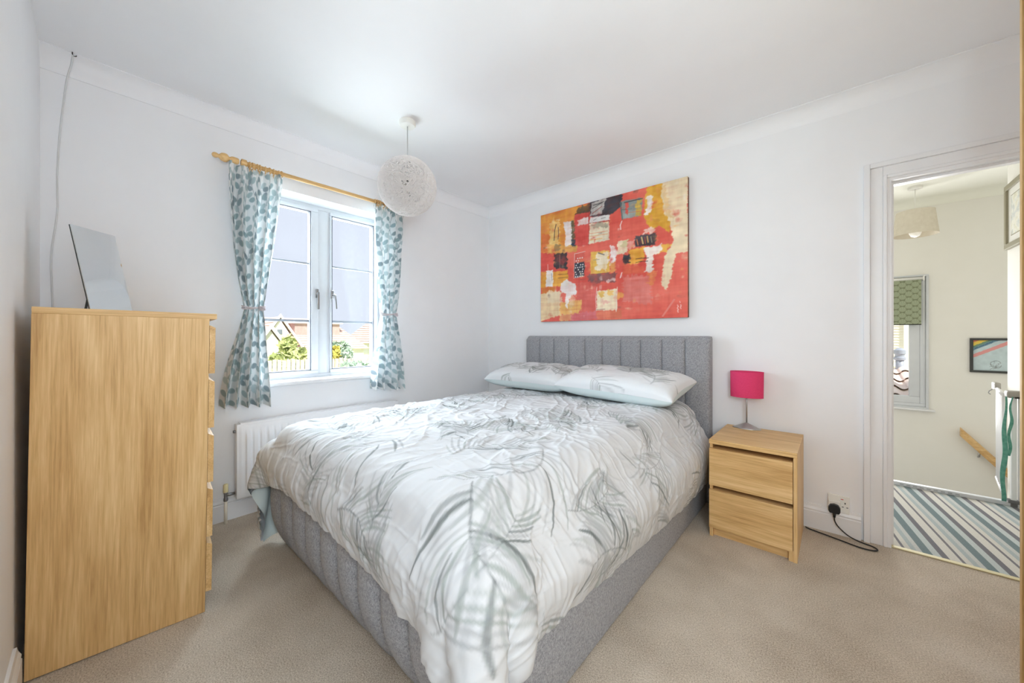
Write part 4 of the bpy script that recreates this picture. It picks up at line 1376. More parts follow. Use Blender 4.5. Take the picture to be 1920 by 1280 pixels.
curtain('leaf print curtain at the left of the window nearest the oak chest', -2.31, -2.01, -2.228, -2.118, -2.345, -2.075, 2.185, 0.70, 3, -0.025, 1)
curtain('leaf print curtain at the right of the window behind the globe lampshade', -1.385, -1.095, -1.31, -1.176, -1.39, -1.10, 2.185, 0.70, 8, -0.03, 1)

# ------------------------------------------------------------------ woven globe pendant
pend = thing('pendant_light', 'round white woven string pendant light hanging from the ceiling', 'pendant light', (0.790, -1.519, ZC))
STRING = M('woven_white_string', 0.9, 0, 0.2)
STRING.base((226, 221, 219))
STRING.p.inputs['Subsurface Weight'].default_value = 0.0
G().lathe([(0.052, 0.0), (0.052, -0.022), (0.046, -0.03), (0.012, -0.032)], 32).obj('ceiling_rose', WHITE_PLASTIC, pend, 'auto')
G().tube([(0, 0, -0.03), (0, 0, -0.33)], 0.0032, 8).obj('flex', plain('grey_flex', (190, 190, 192), 0.5), pend, True)
GC, GR = -0.413, 0.1795
rng = np.random.RandomState(4)
V, F = [], []
nl, ns_ = 420, 48
th = np.linspace(0, 2 * np.pi, ns_, endpoint=False)
verts = []
for i in range(nl):
    ax = rng.normal(size=3); ax /= np.linalg.norm(ax)
    t1 = np.cross(ax, [0.3, 0.5, 0.81]); t1 /= np.linalg.norm(t1)
    t2 = np.cross(ax, t1)
    h = rng.uniform(-0.75, 0.75)
    R_ = GR + rng.uniform(-0.0025, 0.0015)
    rr_ = R_ * math.sqrt(1 - h * h)
    dirs = (np.cos(th)[:, None] * t1 + np.sin(th)[:, None] * t2)
    c = dirs * rr_ + ax * (h * R_)
    radial = c / R_
    tang = -np.sin(th)[:, None] * t1 + np.cos(th)[:, None] * t2
    bin_ = np.cross(tang, radial)
    for k in range(3):
        a = 2 * math.pi * k / 3
        verts.append(c + (radial * math.cos(a) + bin_ * math.sin(a)) * 0.00135)
Vn = np.concatenate(verts).reshape(nl, 3, ns_, 3)
faces = []
ii = np.arange(ns_); jj = (ii + 1) % ns_
for i in range(nl):
    b0 = i * 3 * ns_
    for k in range(3):
        k2 = (k + 1) % 3
        faces.append(np.stack([b0 + k * ns_ + ii, b0 + k * ns_ + jj, b0 + k2 * ns_ + jj, b0 + k2 * ns_ + ii], 1))
me = bpy.data.meshes.new('woven_globe')
me.from_pydata((Vn.reshape(-1, 3) + np.array([0, 0, GC])).tolist(), [], np.concatenate(faces).tolist())
me.materials.append(STRING.m)
gl = bpy.data.objects.new('woven_globe', me); COL.objects.link(gl); gl.parent = pend
G().lathe([(0.016, -0.33), (0.018, -0.335), (0.018, -0.375), (0.014, -0.385)], 14).obj('bulb_holder', plain('grey_holder', (150, 148, 148), 0.5), pend, True)
G().lathe([(0.013, -0.38), (0.014, -0.395), (0.028, -0.425), (0.03, -0.445), (0.024, -0.465), (0.008, -0.475)], 18).obj('bulb', plain('opal_bulb', (250, 248, 244), 0.2), pend, True)

# ------------------------------------------------------------------ wardrobe at the right edge
wd = thing('wardrobe', 'tall oak wardrobe cut off by the right edge of the photo', 'wardrobe', (3.575, -1.5, 0))
wy0, wy1 = -2.1 + 1.5, -0.83 + 1.5
G().box((-0.27, wy0, 0), (0.29, wy0 + 0.018, 2.36), 0.001).obj('side_panel', OAK_Z, wd)
G().box((-0.29, wy1 - 0.018, 0), (0.29, wy1, 2.36), 0.001).obj('side_panel', OAK_Z, wd)
G().box((-0.27, wy0 + 0.018, 2.342), (0.29, wy1 - 0.018, 2.36)).obj('top', OAK_Y, wd)
G().box((0.28, wy0 + 0.018, 0.06), (0.288, wy1 - 0.018, 2.342)).obj('back_panel', OAK_Z, wd)
G().box((-0.25, wy0 + 0.018, 0.0), (-0.235, wy1 - 0.018, 0.06)).obj('plinth', OAK_Y, wd)
for k in range(2):
    a = wy0 + 0.001 + k * 0.618
    d = G().box((-0.29, a, 0.065), (-0.271, a + 0.613 + 0.0, 2.358), 0.0015).obj('wardrobe_door', OAK_Z, wd)
    hy_ = a + (0.58 if k == 0 else 0.03)
    G().tube([(-0.29, hy_, 1.0), (-0.32, hy_, 1.0), (-0.32, hy_, 1.2), (-0.29, hy_, 1.2)], 0.005, 8).obj('handle', STEEL, d, True)

# ------------------------------------------------------------------ landing: pendant, blind, pictures, handrail, gate
hp = thing('landing_pendant', 'cream tapered drum pendant light over the stairwell', 'pendant light', (3.40, 2.304, HZC - 0.004))
LINSH = painted('cream_linen_shade', (214, 205, 188), (222, 214, 198), 30, 0.9, 0.2, 0.001, 300)
G().lathe([(0.05, 0.0), (0.05, -0.022), (0.012, -0.026)], 24).obj('ceiling_rose', WHITE_PLASTIC, hp, 'auto')
G().tube([(0, 0, -0.02), (0, 0, -0.3)], 0.003, 8).obj('flex', WHITE_PLASTIC, hp, True)
G().lathe([(0.152, -0.46), (0.128, -0.235)], 40, cap=False).lathe([(0.150, -0.46), (0.126, -0.235)], 40, cap=False).obj('lamp_shade', LINSH, hp, True, fix=False)
g = G()
for k in range(3):
    a = 2 * math.pi * k / 3
    g.tube([(0, 0, -0.30), (0.127 * math.cos(a), 0.127 * math.sin(a), -0.245)], 0.0015, 5)
g.obj('shade_carrier', WHITE_PLASTIC, hp)
OPAL = M('opal_glass_bulb', 0.3).base((252, 250, 244)).m
G().lathe([(0.016, -0.3), (0.016, -0.36), (0.03, -0.39), (0.042, -0.42), (0.042, -0.44), (0.03, -0.468), (0.008, -0.48)], 20).obj('bulb', OPAL, hp, True)

bl = thing('roller_blind', 'green roller blind with pale shell pattern on the stairwell window', 'blind', ((HWX0 + HWX1) / 2 - 0.02, HY - 0.045, HWZ1))
bw = 0.64
nA, nB = 150, 130
ua, vb = np.meshgrid(np.linspace(0, 1, nA), np.linspace(0, 1, nB), indexing='ij')
bh = 0.465
img = np.ones((nA, nB, 3)) * np.array((122, 128, 102), float)
px_, pz_ = ua * bw, vb * bh
for sh in (0, 1):
    qx = (px_ / 0.092 + 0.5 * sh) % 1 - 0.5
    qz = (pz_ / 0.064 + 0.5 * sh) % 1 - 0.5
    rr_ = np.hypot(qx * 0.092 / 0.031, qz * 0.064 / 0.031)
    rays = 0.5 + 0.5 * np.cos(np.arctan2(qx, qz + 0.55) * 26)
    mk = np.clip((0.92 - rr_) / 0.08, 0, 1)[..., None]
    cc = np.array((150, 158, 132), float) + (rays * 14)[..., None]
    img = img * (1 - mk) + cc * mk
BLIND = printed('printed_blind_cloth', 0.9, 600, 0.1, 0.0005)
Pb = np.stack([-bw / 2 + bw * ua, np.full_like(ua, 0.0) + 0.001 * np.sin(ua * 9), -0.03 - bh + bh * vb], -1)
grid_obj('blind_cloth', Pb, BLIND, bl, lin_np(img))
G().tube([(-bw / 2, 0.004, -0.02), (bw / 2 + 0.012, 0.004, -0.02)], 0.014, 12).obj('roller', WHITE_PLASTIC, bl, True)
G().box((bw / 2 + 0.012, -0.012, -0.045), (bw / 2 + 0.022, 0.025, 0.005), 0.002).obj('end_bracket', WHITE_PLASTIC, bl)
G().tube([(-bw / 2, 0.001, -0.03 - bh), (bw / 2, 0.001, -0.03 - bh)], 0.004, 8).obj('bottom_bar', BLIND, bl, True)
G().tube([(bw / 2 + 0.017, -0.014, -0.03), (bw / 2 + 0.017, -0.014, -0.7)], 0.0012, 5).obj('pull_chain', WHITE_PLASTIC, bl)

FRAME_B = plain('black_wood_frame', (52, 54, 52), 0.5, bump=(80, 0.1, 0.001))
fp = thing('framed_drawing', 'black framed child drawing with rainbow on the stairwell wall', 'picture', (4.05, HY - 0.001, 0.785))
fw2, fh2 = 0.466, 0.33
g = G()
t_ = 0.02
for lo, hi in (((-fw2 / 2, -0.022, 0), (fw2 / 2, 0, t_)), ((-fw2 / 2, -0.022, fh2 - t_), (fw2 / 2, 0, fh2)), ((-fw2 / 2, -0.022, t_), (-fw2 / 2 + t_, 0, fh2 - t_)), ((fw2 / 2 - t_, -0.022, t_), (fw2 / 2, 0, fh2 - t_))):
    g.box(lo, hi, 0.002)
g.obj('frame', FRAME_B, fp)
nA, nB = 190, 130
st_ = (fw2 - 2 * t_) / nA
img = np.ones((nA, nB, 3)) * np.array((196, 212, 216), float)
a_, b_ = np.meshgrid(np.arange(nA) * st_, np.arange(nB) * st_, indexing='ij')
hh_ = nB * st_
img += (fbm(a_ * 30, b_ * 30, 2, 3) * 12)[..., None]
dd = (a_ * 0.62 + (hh_ - b_)) / 1.17 + 0.004 * fbm(a_ * 40, b_ * 40, 7, 3)
for lo_, hi_, col in ((0, 0.022, (214, 120, 92)), (0.022, 0.05, (240, 204, 84)), (0.05, 0.064, (106, 140, 112)), (0.064, 0.086, (104, 140, 158)), (0.118, 0.146, (226, 150, 146))):
    mk = ((dd > lo_) & (dd < hi_)).astype(float)[..., None] * 0.9
    img = img * (1 - mk) + np.array(col, float) * mk
rr = np.random.RandomState(3)
for i in range(13):                                  # pen writing along the rainbow, too small to read
    q = 0.012 + i * 0.0085
    c_ = np.array([q, hh_ - 0.092 + q * 0.62])
    stroke(img, [c_, c_ + np.array([rr.uniform(-.003, .006), rr.uniform(.006, .013)])], 0.0012, 0.0012, (50, 70, 96), 0.9, st_, taper=False)
    stroke(img, [c_ + np.array([0, .004]), c_ + np.array([.006, rr.uniform(0.002, .01)])], 0.0010, 0.0010, (50, 70, 96), 0.9, st_, taper=False)
for i in range(16):                                  # pencil scribble
    c_ = np.array([0.135 + rr.uniform(-.022, .024), 0.05 + rr.uniform(-.028, .04)])
    d_ = rr.uniform(-.022, .022, 2)
    stroke(img, [c_, c_ + d_ * 0.4 + rr.uniform(-.015, .015, 2), c_ + d_], 0.0012, 0.0012, (110, 112, 114), 0.7, st_, taper=False)
for (sa_, ra) in ((0.5, 0.032), (1.9, 0.03), (3.2, 0.028), (4.6, 0.034)):
    c_ = np.array([0.135, 0.062])
    stroke(img, [c_ + ra * np.array([math.cos(sa_), math.sin(sa_)]), c_ + ra * 1.4 * np.array([math.cos(sa_ + .7), math.sin(sa_ + .7)]), c_ + ra * np.array([math.cos(sa_ + 1.4), math.sin(sa_ + 1.4)])], 0.0014, 0.0014, (96, 98, 100), 0.85, st_, taper=False)
for k in range(7):
    c_ = np.array([0.235, 0.075]); a = k * 0.9
    stroke(img, [c_, c_ + 0.03 * np.array([math.cos(a), math.sin(a)])], 0.0012, 0.0012, (216, 200, 160), 0.8, st_, taper=False)
Pd = np.stack([-fw2 / 2 + t_ + a_ / a_.max() * (fw2 - 2 * t_), np.full_like(a_, -0.01), t_ + b_ / b_.max() * (fh2 - 2 * t_)], -1)
grid_obj('drawing', Pd, printed('drawing_paper', 0.6), fp, lin_np(np.clip(img, 0, 255)))

FRAME_G = plain('grey_green_frame', (150, 144, 122), 0.5, bump=(60, 0.1, 0.001))
gp = thing('framed_picture', 'grey framed picture with white mount high beside the stairs', 'picture', (3.781, 1.35, 1.762))
fa, fb, fh3, t_ = -0.27, 0.21, 0.46, 0.037
g = G()
for lo, hi in (((-0.025, fa, 0), (0, fb, t_)), ((-0.025, fa, fh3 - t_), (0, fb, fh3)), ((-0.025, fa, t_), (0, fa + t_, fh3 - t_)), ((-0.025, fb - t_, t_), (0, fb, fh3 - t_))):
    g.box(lo, hi, 0.003)
g.obj('frame', FRAME_G, gp)
G().box((-0.012, fa + t_, t_), (-0.004, fb - t_, fh3 - t_)).obj('mount', WHITE_PLASTIC, gp)
ART = M('faded_watercolour', 0.7)
ART.base(ART.ramp(ART.noise(ART.coords(), 14, 4, 0.6, 0.6), [(0.3, (206, 204, 180)), (0.45, (232, 230, 218)), (0.6, (204, 208, 206)), (0.75, (190, 180, 150))]))
G().box((-0.0135, fa + t_ + 0.06, t_ + 0.055), (-0.012, fb - t_ - 0.06, fh3 - t_ - 0.055)).obj('print', ART.m, gp)
G().box((-0.013, fa + t_ + 0.054, t_ + 0.049), (-0.0115, fb - t_ - 0.054, fh3 - t_ - 0.049)).obj('mount_bevel', FRAME_G, gp)

hr = thing('handrail', 'oak stair handrail sloping down the cream stairwell wall', 'handrail', (3.75, HY - 0.06, 0.2))
sl = -1.2
V = []
prof = [(-0.024, -0.032), (0.024, -0.032), (0.03, -0.005), (0.024, 0.024), (0.0, 0.034), (-0.024, 0.024), (-0.03, -0.005)]
for x_ in (0.0, 1.2):
    for (y_, z_) in prof:
        V.append((x_, y_, z_ * 1.35 + x_ * sl))
k = len(prof)
G().add(V, [(i, (i + 1) % k, k + (i + 1) % k, k + i) for i in range(k)] + [tuple(range(k)), tuple(range(2 * k - 1, k - 1, -1))]).obj('rail', oak('oak_rail', 'x', 0.98), hr)
for x_ in (0.12, 0.9):
    G().tube([(x_, 0.02, x_ * sl - 0.04), (x_, 0.03, x_ * sl - 0.08), (x_, 0.06, x_ * sl - 0.09)], 0.007, 8).obj('rail_bracket', STEEL, hr, True)

# stair gate: floor bar, end post on the wall, leaf swung out over the stairs
sg = thing('stair_gate', 'white metal stair gate with grey handle at the landing edge', 'stair gate', (3.66, 1.23, 0))
GREYP = plain('grey_plastic', (158, 154, 146), 0.5, bump=(100, 0.05, 0.001))
G().box((-1.46, -0.02, 0.0), (0.12, 0.02, 0.028), 0.004).obj('floor_bar', plain('pale_grey_enamel', (214, 216, 220), 0.4), sg)
MARK = plain('grey_printed_mark', (176, 178, 182), 0.5)
g = G()
for k in range(9):
    g.box((-0.46 + k * 0.034, -0.0215, 0.009), (-0.44 + k * 0.034, -0.0198, 0.018))
g.obj('warning_print', MARK, sg)
G().box((0.055, -0.015, 0.0), (0.078, 0.015, 0.73), 0.003).obj('latch_post', WHITE_METAL, sg)
G().box((0.03, -0.055, 0.725), (0.12, 0.02, 0.772), 0.012, 3).obj('handle', GREYP, sg, 'auto')
G().box((0.06, -0.058, 0.725), (0.085, -0.054, 0.735)).obj('release_button', BLACK, sg)
G().box((0.04, -0.025, 0.02), (0.09, 0.02, 0.042), 0.004).box((0.05, -0.022, 0.0), (0.08, 0.018, 0.022), 0.002).obj('foot_block', plain('dark_grey_plastic', (110, 110, 112), 0.5), sg)
G().box((0.085, 0.0, 0.03), (0.118, 0.012, 0.725), 0.003).obj('wall_post', WHITE_METAL, sg)
leafdir = Vector((0.072, 0.5)).normalized()
def gpos(t, z_): return (0.03 + leafdir.x * t, 0.03 + leafdir.y * t, z_)
LEN = 0.42
G().tube([gpos(0, 0.74), gpos(LEN, 0.74)], 0.011, 8).obj('top_rail', WHITE_METAL, sg, True)
G().tube([gpos(0, 0.07), gpos(LEN, 0.07)], 0.011, 8).obj('bottom_rail', WHITE_METAL, sg, True)
b0 = None
for k in range(8):
    t = LEN * k / 7
    if b0 is None:
        b0 = G().tube([(0, 0, 0.07), (0, 0, 0.74)], 0.0065, 8).obj('gate_bar', WHITE_METAL, sg, True)
        b0.location = gpos(t, 0)
    else:
        share(b0, 'gate_bar', sg, gpos(t, 0))
e_ = gpos(LEN, 0)
G().box((e_[0] - 0.016, e_[1] - 0.02, 0.73), (e_[0] + 0.016, e_[1] + 0.06, 0.785), 0.008, 2).obj('end_cap', GREYP, sg, 'auto')
G().tube([(e_[0] - 0.016, e_[1] + 0.03, 0.73), (e_[0] - 0.03, e_[1] + 0.035, 0.715), (e_[0] - 0.034, e_[1] + 0.035, 0.70), (e_[0] - 0.024, e_[1] + 0.03, 0.69)], 0.003, 6).obj('latch_hook', CHROME, sg, True)

RIB = M('green_ribbon_cloth', 0.85)
RIB.base(RIB.ramp(RIB.noise(RIB.coords(), 30, 3), [(0.3, (74, 140, 124)), (0.7, (116, 176, 160))]))


def ribbon(label, x_, y_, z0_, z1_, w_, seed):
    o = thing('ribbon', label, 'ribbon', (x_, y_, z1_), group='green ribbons on the stair gate')
    n_ = 40
    P_ = np.zeros((n_, 5, 3))
    for i in range(n_):
        t = i / (n_ - 1)
        ang = 0.5 * math.sin(t * 9 + seed)
        ww = w_ * (0.35 + 0.65 * min(1, t * 2.2)) * (1 - 0.3 * max(0, t - 0.8) / 0.2 * 0.5)
        for j in range(5):
            d = (j / 4 - 0.5) * ww
            P_[i, j] = (d * math.cos(ang) + 0.004 * math.sin(t * 14 + seed) - 0.012 * t, d * math.sin(ang) * 0.6 + 0.003 * math.sin(t * 11), (z0_ - z1_) * (1 - 0) * 0 + (z0_ - z1_) - (z0_ - z1_) * t)
    ob = grid_obj('ribbon_cloth', P_, RIB.m, o)
    md = ob.modifiers.new('thick', 'SOLIDIFY'); md.thickness = 0.0012
    return o


ribbon('long green cloth ribbon hanging from the stair gate almost to the floor', 3.682, 1.165, 0.735, 0.04, 0.024, 0.3)
ribbon('short green cloth ribbon hanging beside the stair gate post', 3.706, 1.165, 0.735, 0.345, 0.016, 2.1)

# ------------------------------------------------------------------ outside the bedroom window
GRASS = painted('pale_lawn', (176, 196, 130), (204, 210, 160), 2, 0.95, 0.4, 0.02, 12)
struct(G().box((-90, -60, GROUND - 0.3), (60, 90, GROUND)).obj('ground', GRASS), 'gardens beyond the house')
ROOF = M('pinkish_clay_tile', 0.85)
ROOF.base(ROOF.ramp(ROOF.noise(ROOF.coords((1, 1, 3)), 3, 4), [(0.3, (206, 178, 170)), (0.7, (226, 204, 196))]))
ROOF.bump(ROOF.noise(ROOF.coords(), 20, 3), 0.4, 0.03)
ROOF = ROOF.m
RENDER = painted('cream_render', (236, 232, 222), (240, 238, 230), 1, 0.9, 0.2, 0.01, 10)
BRICKM = painted('pale_brick', (208, 172, 150), (222, 190, 170), 3, 0.9, 0.3, 0.01, 20)
DORMER = painted('brown_grey_hung_tile', (176, 154, 148), (192, 170, 164), 4, 0.9, 0.3, 0.01, 15)
FASCIA = plain('white_fascia', (244, 244, 242), 0.6)
PANE = plain('dark_far_window', (120, 130, 140), 0.2)


def stepped_roof(a, b, c, d, rows, t=0.05):
    """tiled slope: a,b lower edge; c,d upper edge; overlapping courses"""
    a, b, c, d = map(Vector, (a, b, c, d))
    nn = (b - a).cross(d - a).normalized()
    if nn.z < 0:
        nn = -nn
    g_ = G()
    for i in range(rows):
        t0, t1 = i / rows, (i + 1) / rows
        p = [a.lerp(d, t0) + nn * t, b.lerp(c, t0) + nn * t, b.lerp(c, t1) + nn * 0.008, a.lerp(d, t1) + nn * 0.008]
        q = [a.lerp(d, t0), b.lerp(c, t0)]
        g_.add([v[:] for v in p + q], [(0, 1, 2, 3), (4, 5, 1, 0)])
    return g_


h1 = thing('far_house', 'distant tiled bungalow with front gable and flat dormer seen through the window', 'house')
hx_ = -28.0
gz = GROUND
# main body along y
G().box((hx_ - 7, 4.0, gz), (hx_, 12.6, 0.1)).obj('walls', RENDER, h1)
stepped_roof((hx_ + 0.3, 3.6, 0.0), (hx_ + 0.3, 13.0, 0.0), (hx_ - 3.4, 11.0, 2.6), (hx_ - 3.4, 3.6, 2.6), 15, 0.07).obj('roof_slope', ROOF, h1)
stepped_roof((hx_ + 0.3, 13.0, 0.0), (hx_ - 7.2, 13.0, 0.0), (hx_ - 3.4, 11.0, 2.6), (hx_ - 3.4, 11.0, 2.6), 15, 0.07).obj('roof_hip', ROOF, h1)
stepped_roof((hx_ - 7.2, 3.6, 0.0), (hx_ - 7.2, 13.0, 0.0), (hx_ - 3.4, 11.0, 2.6), (hx_ - 3.4, 3.6, 2.6), 15, 0.07).obj('roof_slope', ROOF, h1)
# flat-roofed dormer
dm = G().box((hx_ - 3.2, 7.6, 0.9), (hx_ - 1.3, 11.1, 2.15)).obj('dormer', DORMER, h1)
G().box((hx_ - 3.4, 7.4, 2.13), (hx_ - 1.1, 11.3, 2.3)).obj('dormer_fascia', FASCIA, dm)
G().box((hx_ - 1.32, 9.6, 1.1), (hx_ - 1.27, 10.3, 2.0)).obj('dormer_window', FASCIA, dm)
# front gable
gb_ = G().prism([(5.1, 0.6), (7.2, 0.6), (6.15, 2.35)], 'x', hx_ - 3, hx_ + 0.1).obj('gable_wall', RENDER, h1)
stepped_roof((hx_ + 0.3, 7.5, 0.35), (hx_ - 3, 7.5, 0.35), (hx_ - 3, 6.15, 2.55), (hx_ + 0.3, 6.15, 2.55), 10, 0.05).obj('gable_roof', ROOF, h1)
stepped_roof((hx_ + 0.3, 4.8, 0.35), (hx_ - 3, 4.8, 0.35), (hx_ - 3, 6.15, 2.55), (hx_ + 0.3, 6.15, 2.55), 10, 0.05).obj('gable_roof', ROOF, h1)
for (ya_, yb_) in ((4.75, 6.15), (7.55, 6.15)):
    G().add([(hx_ + 0.32, ya_, 0.3), (hx_ + 0.32, yb_, 2.5), (hx_ + 0.32, yb_, 2.75), (hx_ + 0.32, ya_ + (0.15 if ya_ < 6 else -0.15) * -1, 0.35),
             (hx_ + 0.2, ya_, 0.3), (hx_ + 0.2, yb_, 2.5), (hx_ + 0.2, yb_, 2.75), (hx_ + 0.2, ya_ + (0.15 if ya_ < 6 else -0.15) * -1, 0.35)],
            [(0, 1, 2, 3), (7, 6, 5, 4), (0, 4, 5, 1), (1, 5, 6, 2), (2, 6, 7, 3), (3, 7, 4, 0)]).obj('barge_board', FASCIA, h1)
G().box((hx_ + 0.11, 5.98, 1.25), (hx_ + 0.16, 6.3, 1.6)).obj('gable_vent', PANE, h1)
G().box((hx_ + 0.1, 5.3, 0.3), (hx_ + 0.15, 7.0, 0.62)).obj('tile_band', ROOF, h1)
chm = G().box((hx_ - 3.8, 5.1, 2.2), (hx_ - 3.0, 5.75, 3.25)).box((hx_ - 3.87, 5.03, 3.2), (hx_ - 2.93, 5.82, 3.35)).obj('chimney', BRICKM, h1)
for k in range(2):
    G().lathe([(0.13, 3.35), (0.11, 3.7), (0.14, 3.75)], 10, (hx_ - 3.4, 5.27 + 0.3 * k, 0)).obj('chimney_pot', BRICKM, chm)

h2 = thing('far_house', 'small distant house with steep front gable at the left window edge', 'house')
G().box((-24, 1.0, gz), (-19.5, 4.4, -0.3)).obj('walls', RENDER, h2)
G().prism([(2.0, -0.4), (4.5, -0.4), (3.25, 1.45)], 'x', -24, -19.5).obj('gable_wall', RENDER, h2)
stepped_roof((-19.3, 4.8, -0.75), (-24, 4.8, -0.75), (-24, 3.25, 1.55), (-19.3, 3.25, 1.55), 9, 0.05).obj('roof_slope', ROOF, h2)
stepped_roof((-19.3, 1.7, -0.75), (-24, 1.7, -0.75), (-24, 3.25, 1.55), (-19.3, 3.25, 1.55), 9, 0.05).obj('roof_slope', ROOF, h2)
for (ya_, s_) in ((1.65, 1), (4.85, -1)):
    G().add([(-19.28, ya_, -0.8), (-19.28, 3.25, 1.5), (-19.28, 3.25, 1.75), (-19.28, ya_ - 0.12 * s_, -0.72), (-19.4, ya_, -0.8), (-19.4, 3.25, 1.5), (-19.4, 3.25, 1.75), (-19.4, ya_ - 0.12 * s_, -0.72)],
            [(0, 1, 2, 3), (7, 6, 5, 4), (0, 4, 5, 1), (1, 5, 6, 2), (2, 6, 7, 3), (3, 7, 4, 0)]).obj('barge_board', FASCIA, h2)

h3 = thing('far_house', 'distant hipped tile roofs with chimney at the right window pane', 'house')
G().box((-46, 19.0, gz), (-38, 28.0, 0.3)).obj('walls', RENDER, h3)
stepped_roof((-37.7, 18.6, 0.2), (-37.7, 28.4, 0.2), (-42, 26.0, 3.4), (-42, 21.0, 3.4), 12, 0.08).obj('roof_slope', ROOF, h3)
stepped_roof((-37.7, 18.6, 0.2), (-46.3, 18.6, 0.2), (-42, 21.0, 3.4), (-42, 21.0, 3.4), 12, 0.08).obj('roof_hip', ROOF, h3)
stepped_roof((-37.7, 28.4, 0.2), (-46.3, 28.4, 0.2), (-42, 26.0, 3.4), (-42, 26.0, 3.4), 12, 0.08).obj('roof_hip', ROOF, h3)
G().box((-42.3, 21.8, 2.6), (-41.5, 22.8, 4.1)).obj('chimney', BRICKM, h3)
h4 = thing('far_house', 'low distant white gabled house right of the dormer', 'house')
G().box((-33, 16.0, gz), (-28, 20.0, 0.0)).prism([(16.0, 0.0), (20.0, 0.0), (18.0, 1.5)], 'x', -33, -28).obj('walls', FASCIA, h4)
stepped_roof((-27.8, 15.7, -0.2), (-33, 15.7, -0.2), (-33, 18.0, 1.65), (-27.8, 18.0, 1.65), 8, 0.06).obj('roof_slope', ROOF, h4)
stepped_roof((-27.8, 20.3, -0.2), (-33, 20.3, -0.2), (-33, 18.0, 1.65), (-27.8, 18.0, 1.65), 8, 0.06).obj('roof_slope', ROOF, h4)

# garden fence
FENCE = painted('weathered_grey_fence', (186, 178, 166), (206, 198, 188), 6, 0.9, 0.3, 0.005, 30)
fe = thing('garden_fence', 'weathered grey timber garden fence below the shrubs', 'fence', (-13.0, 1.0, gz))
b0 = None
fdir = Vector((0.32, 1.0, 0)).normalized()
for k in range(34):
    p = fdir * (0.15 * k - 0.6)
    if b0 is None:
        b0 = G().box((-0.012, -0.066, 0.05), (0.012, 0.066, 2.98)).obj('fence_board', FENCE, fe)
        b0.location = p; b0.rotation_euler = (0, 0, -0.31)
    else:
        share(b0, 'fence_board', fe, p + Vector((0, 0, 0.02 * math.sin(k * 1.7))), (0, 0, -0.31))
for zz in (0.5, 2.5):
    a, b = fdir * -0.7, fdir * 4.5
    G().tube([(a.x - 0.04, a.y, zz), (b.x - 0.04, b.y, zz)], 0.04, 4).obj('fence_rail', FENCE, fe)


def foliage_mat(name, c1, c2, c3):
    m = M(name, 0.8)
    m.base(m.ramp(m.noise(m.coords(), 3.0, 4, 0.7), [(0.3, c1), (0.5, c2), (0.7, c3)]))
    return m.m


LEAF1 = foliage_mat('yellow_green_leaves', (146, 164, 104), (190, 200, 134), (222, 222, 166))
LEAF2 = foliage_mat('pale_blue_green_leaves', (160, 184, 164), (190, 208, 188), (214, 224, 206))
LEAF3 = foliage_mat('golden_leaves', (190, 180, 80), (218, 208, 104), (234, 228, 150))
BARK = plain('brown_bark', (120, 100, 84), 0.9, bump=(10, 0.4, 0.02))


def shrub(name, label, cx, cy, zt, rx, ry, mat, seed, leaf=0.15, n_=5200):
    o = thing(name, label, 'tree', (cx, cy, gz), group='shrubs beyond the garden')
    H_ = zt - gz
    r_ = np.random.RandomState(seed)
    G().tube([(0, 0, 0), (0.05, 0.04, H_ * 0.3), (0, 0, H_ * 0.75)], [0.12, 0.09, 0.03], 8).obj('trunk', BARK, o, True)
    cl = [(r_.uniform(-.6, .6), r_.uniform(-.6, .6), r_.uniform(.3, .92), r_.uniform(.25, .45)) for _ in range(14)]
    V, F = [], []
    for i in range(n_):
        c = cl[r_.randint(len(cl))]
        d = r_.normal(size=3); d /= np.linalg.norm(d)
        rad = c[3] * (0.55 + 0.45 * r_.rand())
        pos = np.array([(c[0] + d[0] * rad) * rx, (c[1] + d[1] * rad) * ry, min(1.0, c[2] + d[2] * rad * 0.45) * H_])
        a = r_.normal(size=3); a /= np.linalg.norm(a)
        b = np.cross(a, r_.normal(size=3)); b /= np.linalg.norm(b)
        s = leaf * r_.uniform(.6, 1.4)
        k = len(V)
        V += [pos - a * s, pos + b * s * 0.45, pos + a * s, pos - b * s * 0.45]
        F.append((k, k + 1, k + 2, k + 3))
    cr_ = G().add(V, F).obj('leaves', mat, o, fix=False)
    cr_['kind'] = 'stuff'
    return o


shrub('leafy_shrub', 'yellow green bushy tree behind the fence in the left pane', -15.5, 3.1, 1.15, 1.15, 1.25, LEAF1, 1)
shrub('leafy_shrub', 'low bright green shrub at the left curtain edge above the fence', -14.6, 2.0, 0.45, 0.9, 0.9, LEAF1, 2)
shrub('leafy_shrub', 'golden yellow conifer beside the mullion in the right pane', -14.6, 4.3, 0.55, 0.4, 0.45, LEAF3, 3)
shrub('leafy_shrub', 'pale green upright shrub in the middle of the right pane', -16.5, 5.5, 0.75, 0.8, 0.8, LEAF2, 4)
shrub('leafy_shrub', 'large pale blue green tree filling the right pane bottom', -10.3, 3.5, 0.1, 0.9, 1.0, LEAF2, 5)
shrub('leafy_shrub', 'tall pale green tree at the right edge of the window', -13.5, 6.1, 0.4, 0.9, 0.8, LEAF2, 6)

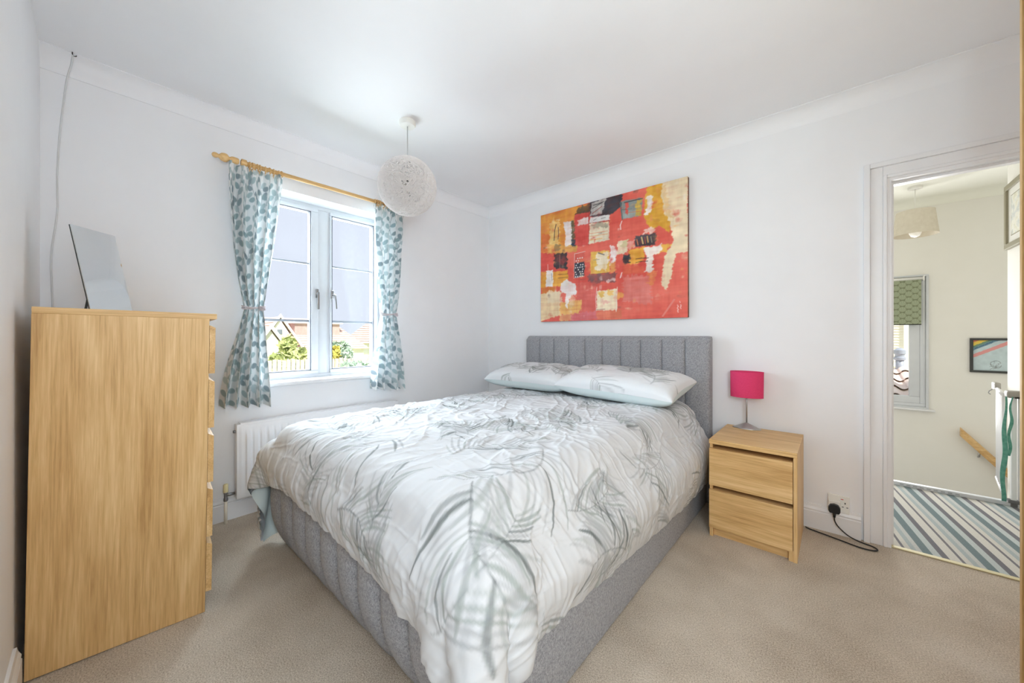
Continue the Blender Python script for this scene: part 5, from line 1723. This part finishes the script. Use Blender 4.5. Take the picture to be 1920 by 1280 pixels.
# ------------------------------------------------------------------ outside the stairwell window
SIDING = painted('cream_weatherboard', (226, 214, 198), (236, 226, 214), 3, 0.8, 0.1, 0.004, 30)
nh = thing('neighbour_house', 'pale boarded wall of the neighbouring house outside the stairwell window', 'house', (3.8, 6.2, gz))
g = G()
for k in range(72):
    z_ = 1.2 + k * 0.046
    g.add([(-1.8, 0, z_), (-0.1, 0, z_), (-0.1, 0.012, z_ + 0.046), (-1.8, 0.012, z_ + 0.046), (-1.8, 0.012, z_), (-0.1, 0.012, z_)], [(0, 1, 2, 3), (4, 5, 1, 0)])
g.obj('weatherboards', SIDING, nh)
G().box((-1.8, 0.03, 0), (2.2, 0.2, 4.6)).obj('wall', RENDER, nh)
G().box((-0.1, -0.02, 0.8), (0.3, 0.06, 4.6)).obj('corner_board', FASCIA, nh)
G().box((-1.8, -0.05, 3.36), (-0.1, -0.002, 3.43)).obj('white_band', FASCIA, nh)
lr = thing('lean_to_roof', 'low pantile roof just outside the stairwell window', 'roof', (3.4, 3.2, 0.0))
PANT = M('pale_pantile', 0.8)
PANT.base(PANT.ramp(PANT.noise(PANT.coords(), 8, 4), [(0.3, (226, 206, 196)), (0.7, (238, 224, 216))]))
PANT.bump(PANT.noise(PANT.coords(), 60, 3), 0.3, 0.004)
tw, tl = 0.18, 0.34
na2, nb2 = 15, 3
Pt = np.zeros((na2, nb2, 3))
for i in range(na2):
    s = i / (na2 - 1)
    for j in range(nb2):
        t = j / (nb2 - 1)
        Pt[i, j] = (s * (tw + 0.012), t * tl * 1.1, 0.026 * math.sin(2 * math.pi * s) + 0.02 * (1 - t) + t * tl * 0.2)
t0 = None
slope = 0.2
for rrow in range(4):
    for c_ in range(9):
        loc = (-1.0 + c_ * tw + (0.1 if False else 0), rrow * tl, 0.44 + rrow * tl * slope)
        if t0 is None:
            t0 = grid_obj('pantile', Pt, PANT.m, lr)
            t0.location = loc
            md = None
        else:
            share(t0, 'pantile', lr, loc)
G().prism([(0.02, -0.4), (1.4, -0.4), (1.4, 0.68), (0.02, 0.40)], 'x', -1.0, 0.6).obj('roof_deck', RENDER, lr)
fl = thing('flue_pipe', 'grey metal flue pipe with cowl outside the stairwell window', 'flue', (3.5, 4.5, 0.52))
FLUE = plain('grey_painted_metal', (150, 158, 172), 0.5, bump=(40, 0.1, 0.002))
G().lathe([(0.085, 0.0), (0.08, 0.02), (0.055, 0.05), (0.042, 0.08)], 24).obj('flashing', FLUE, fl, True)
G().lathe([(0.042, 0.05), (0.042, 0.3)], 24).obj('pipe', FLUE, fl, True)
G().lathe([(0.043, 0.28), (0.06, 0.29), (0.06, 0.32), (0.048, 0.33), (0.048, 0.36), (0.06, 0.37), (0.06, 0.42), (0.02, 0.45)], 24).obj('cowl', FLUE, fl, 'auto')
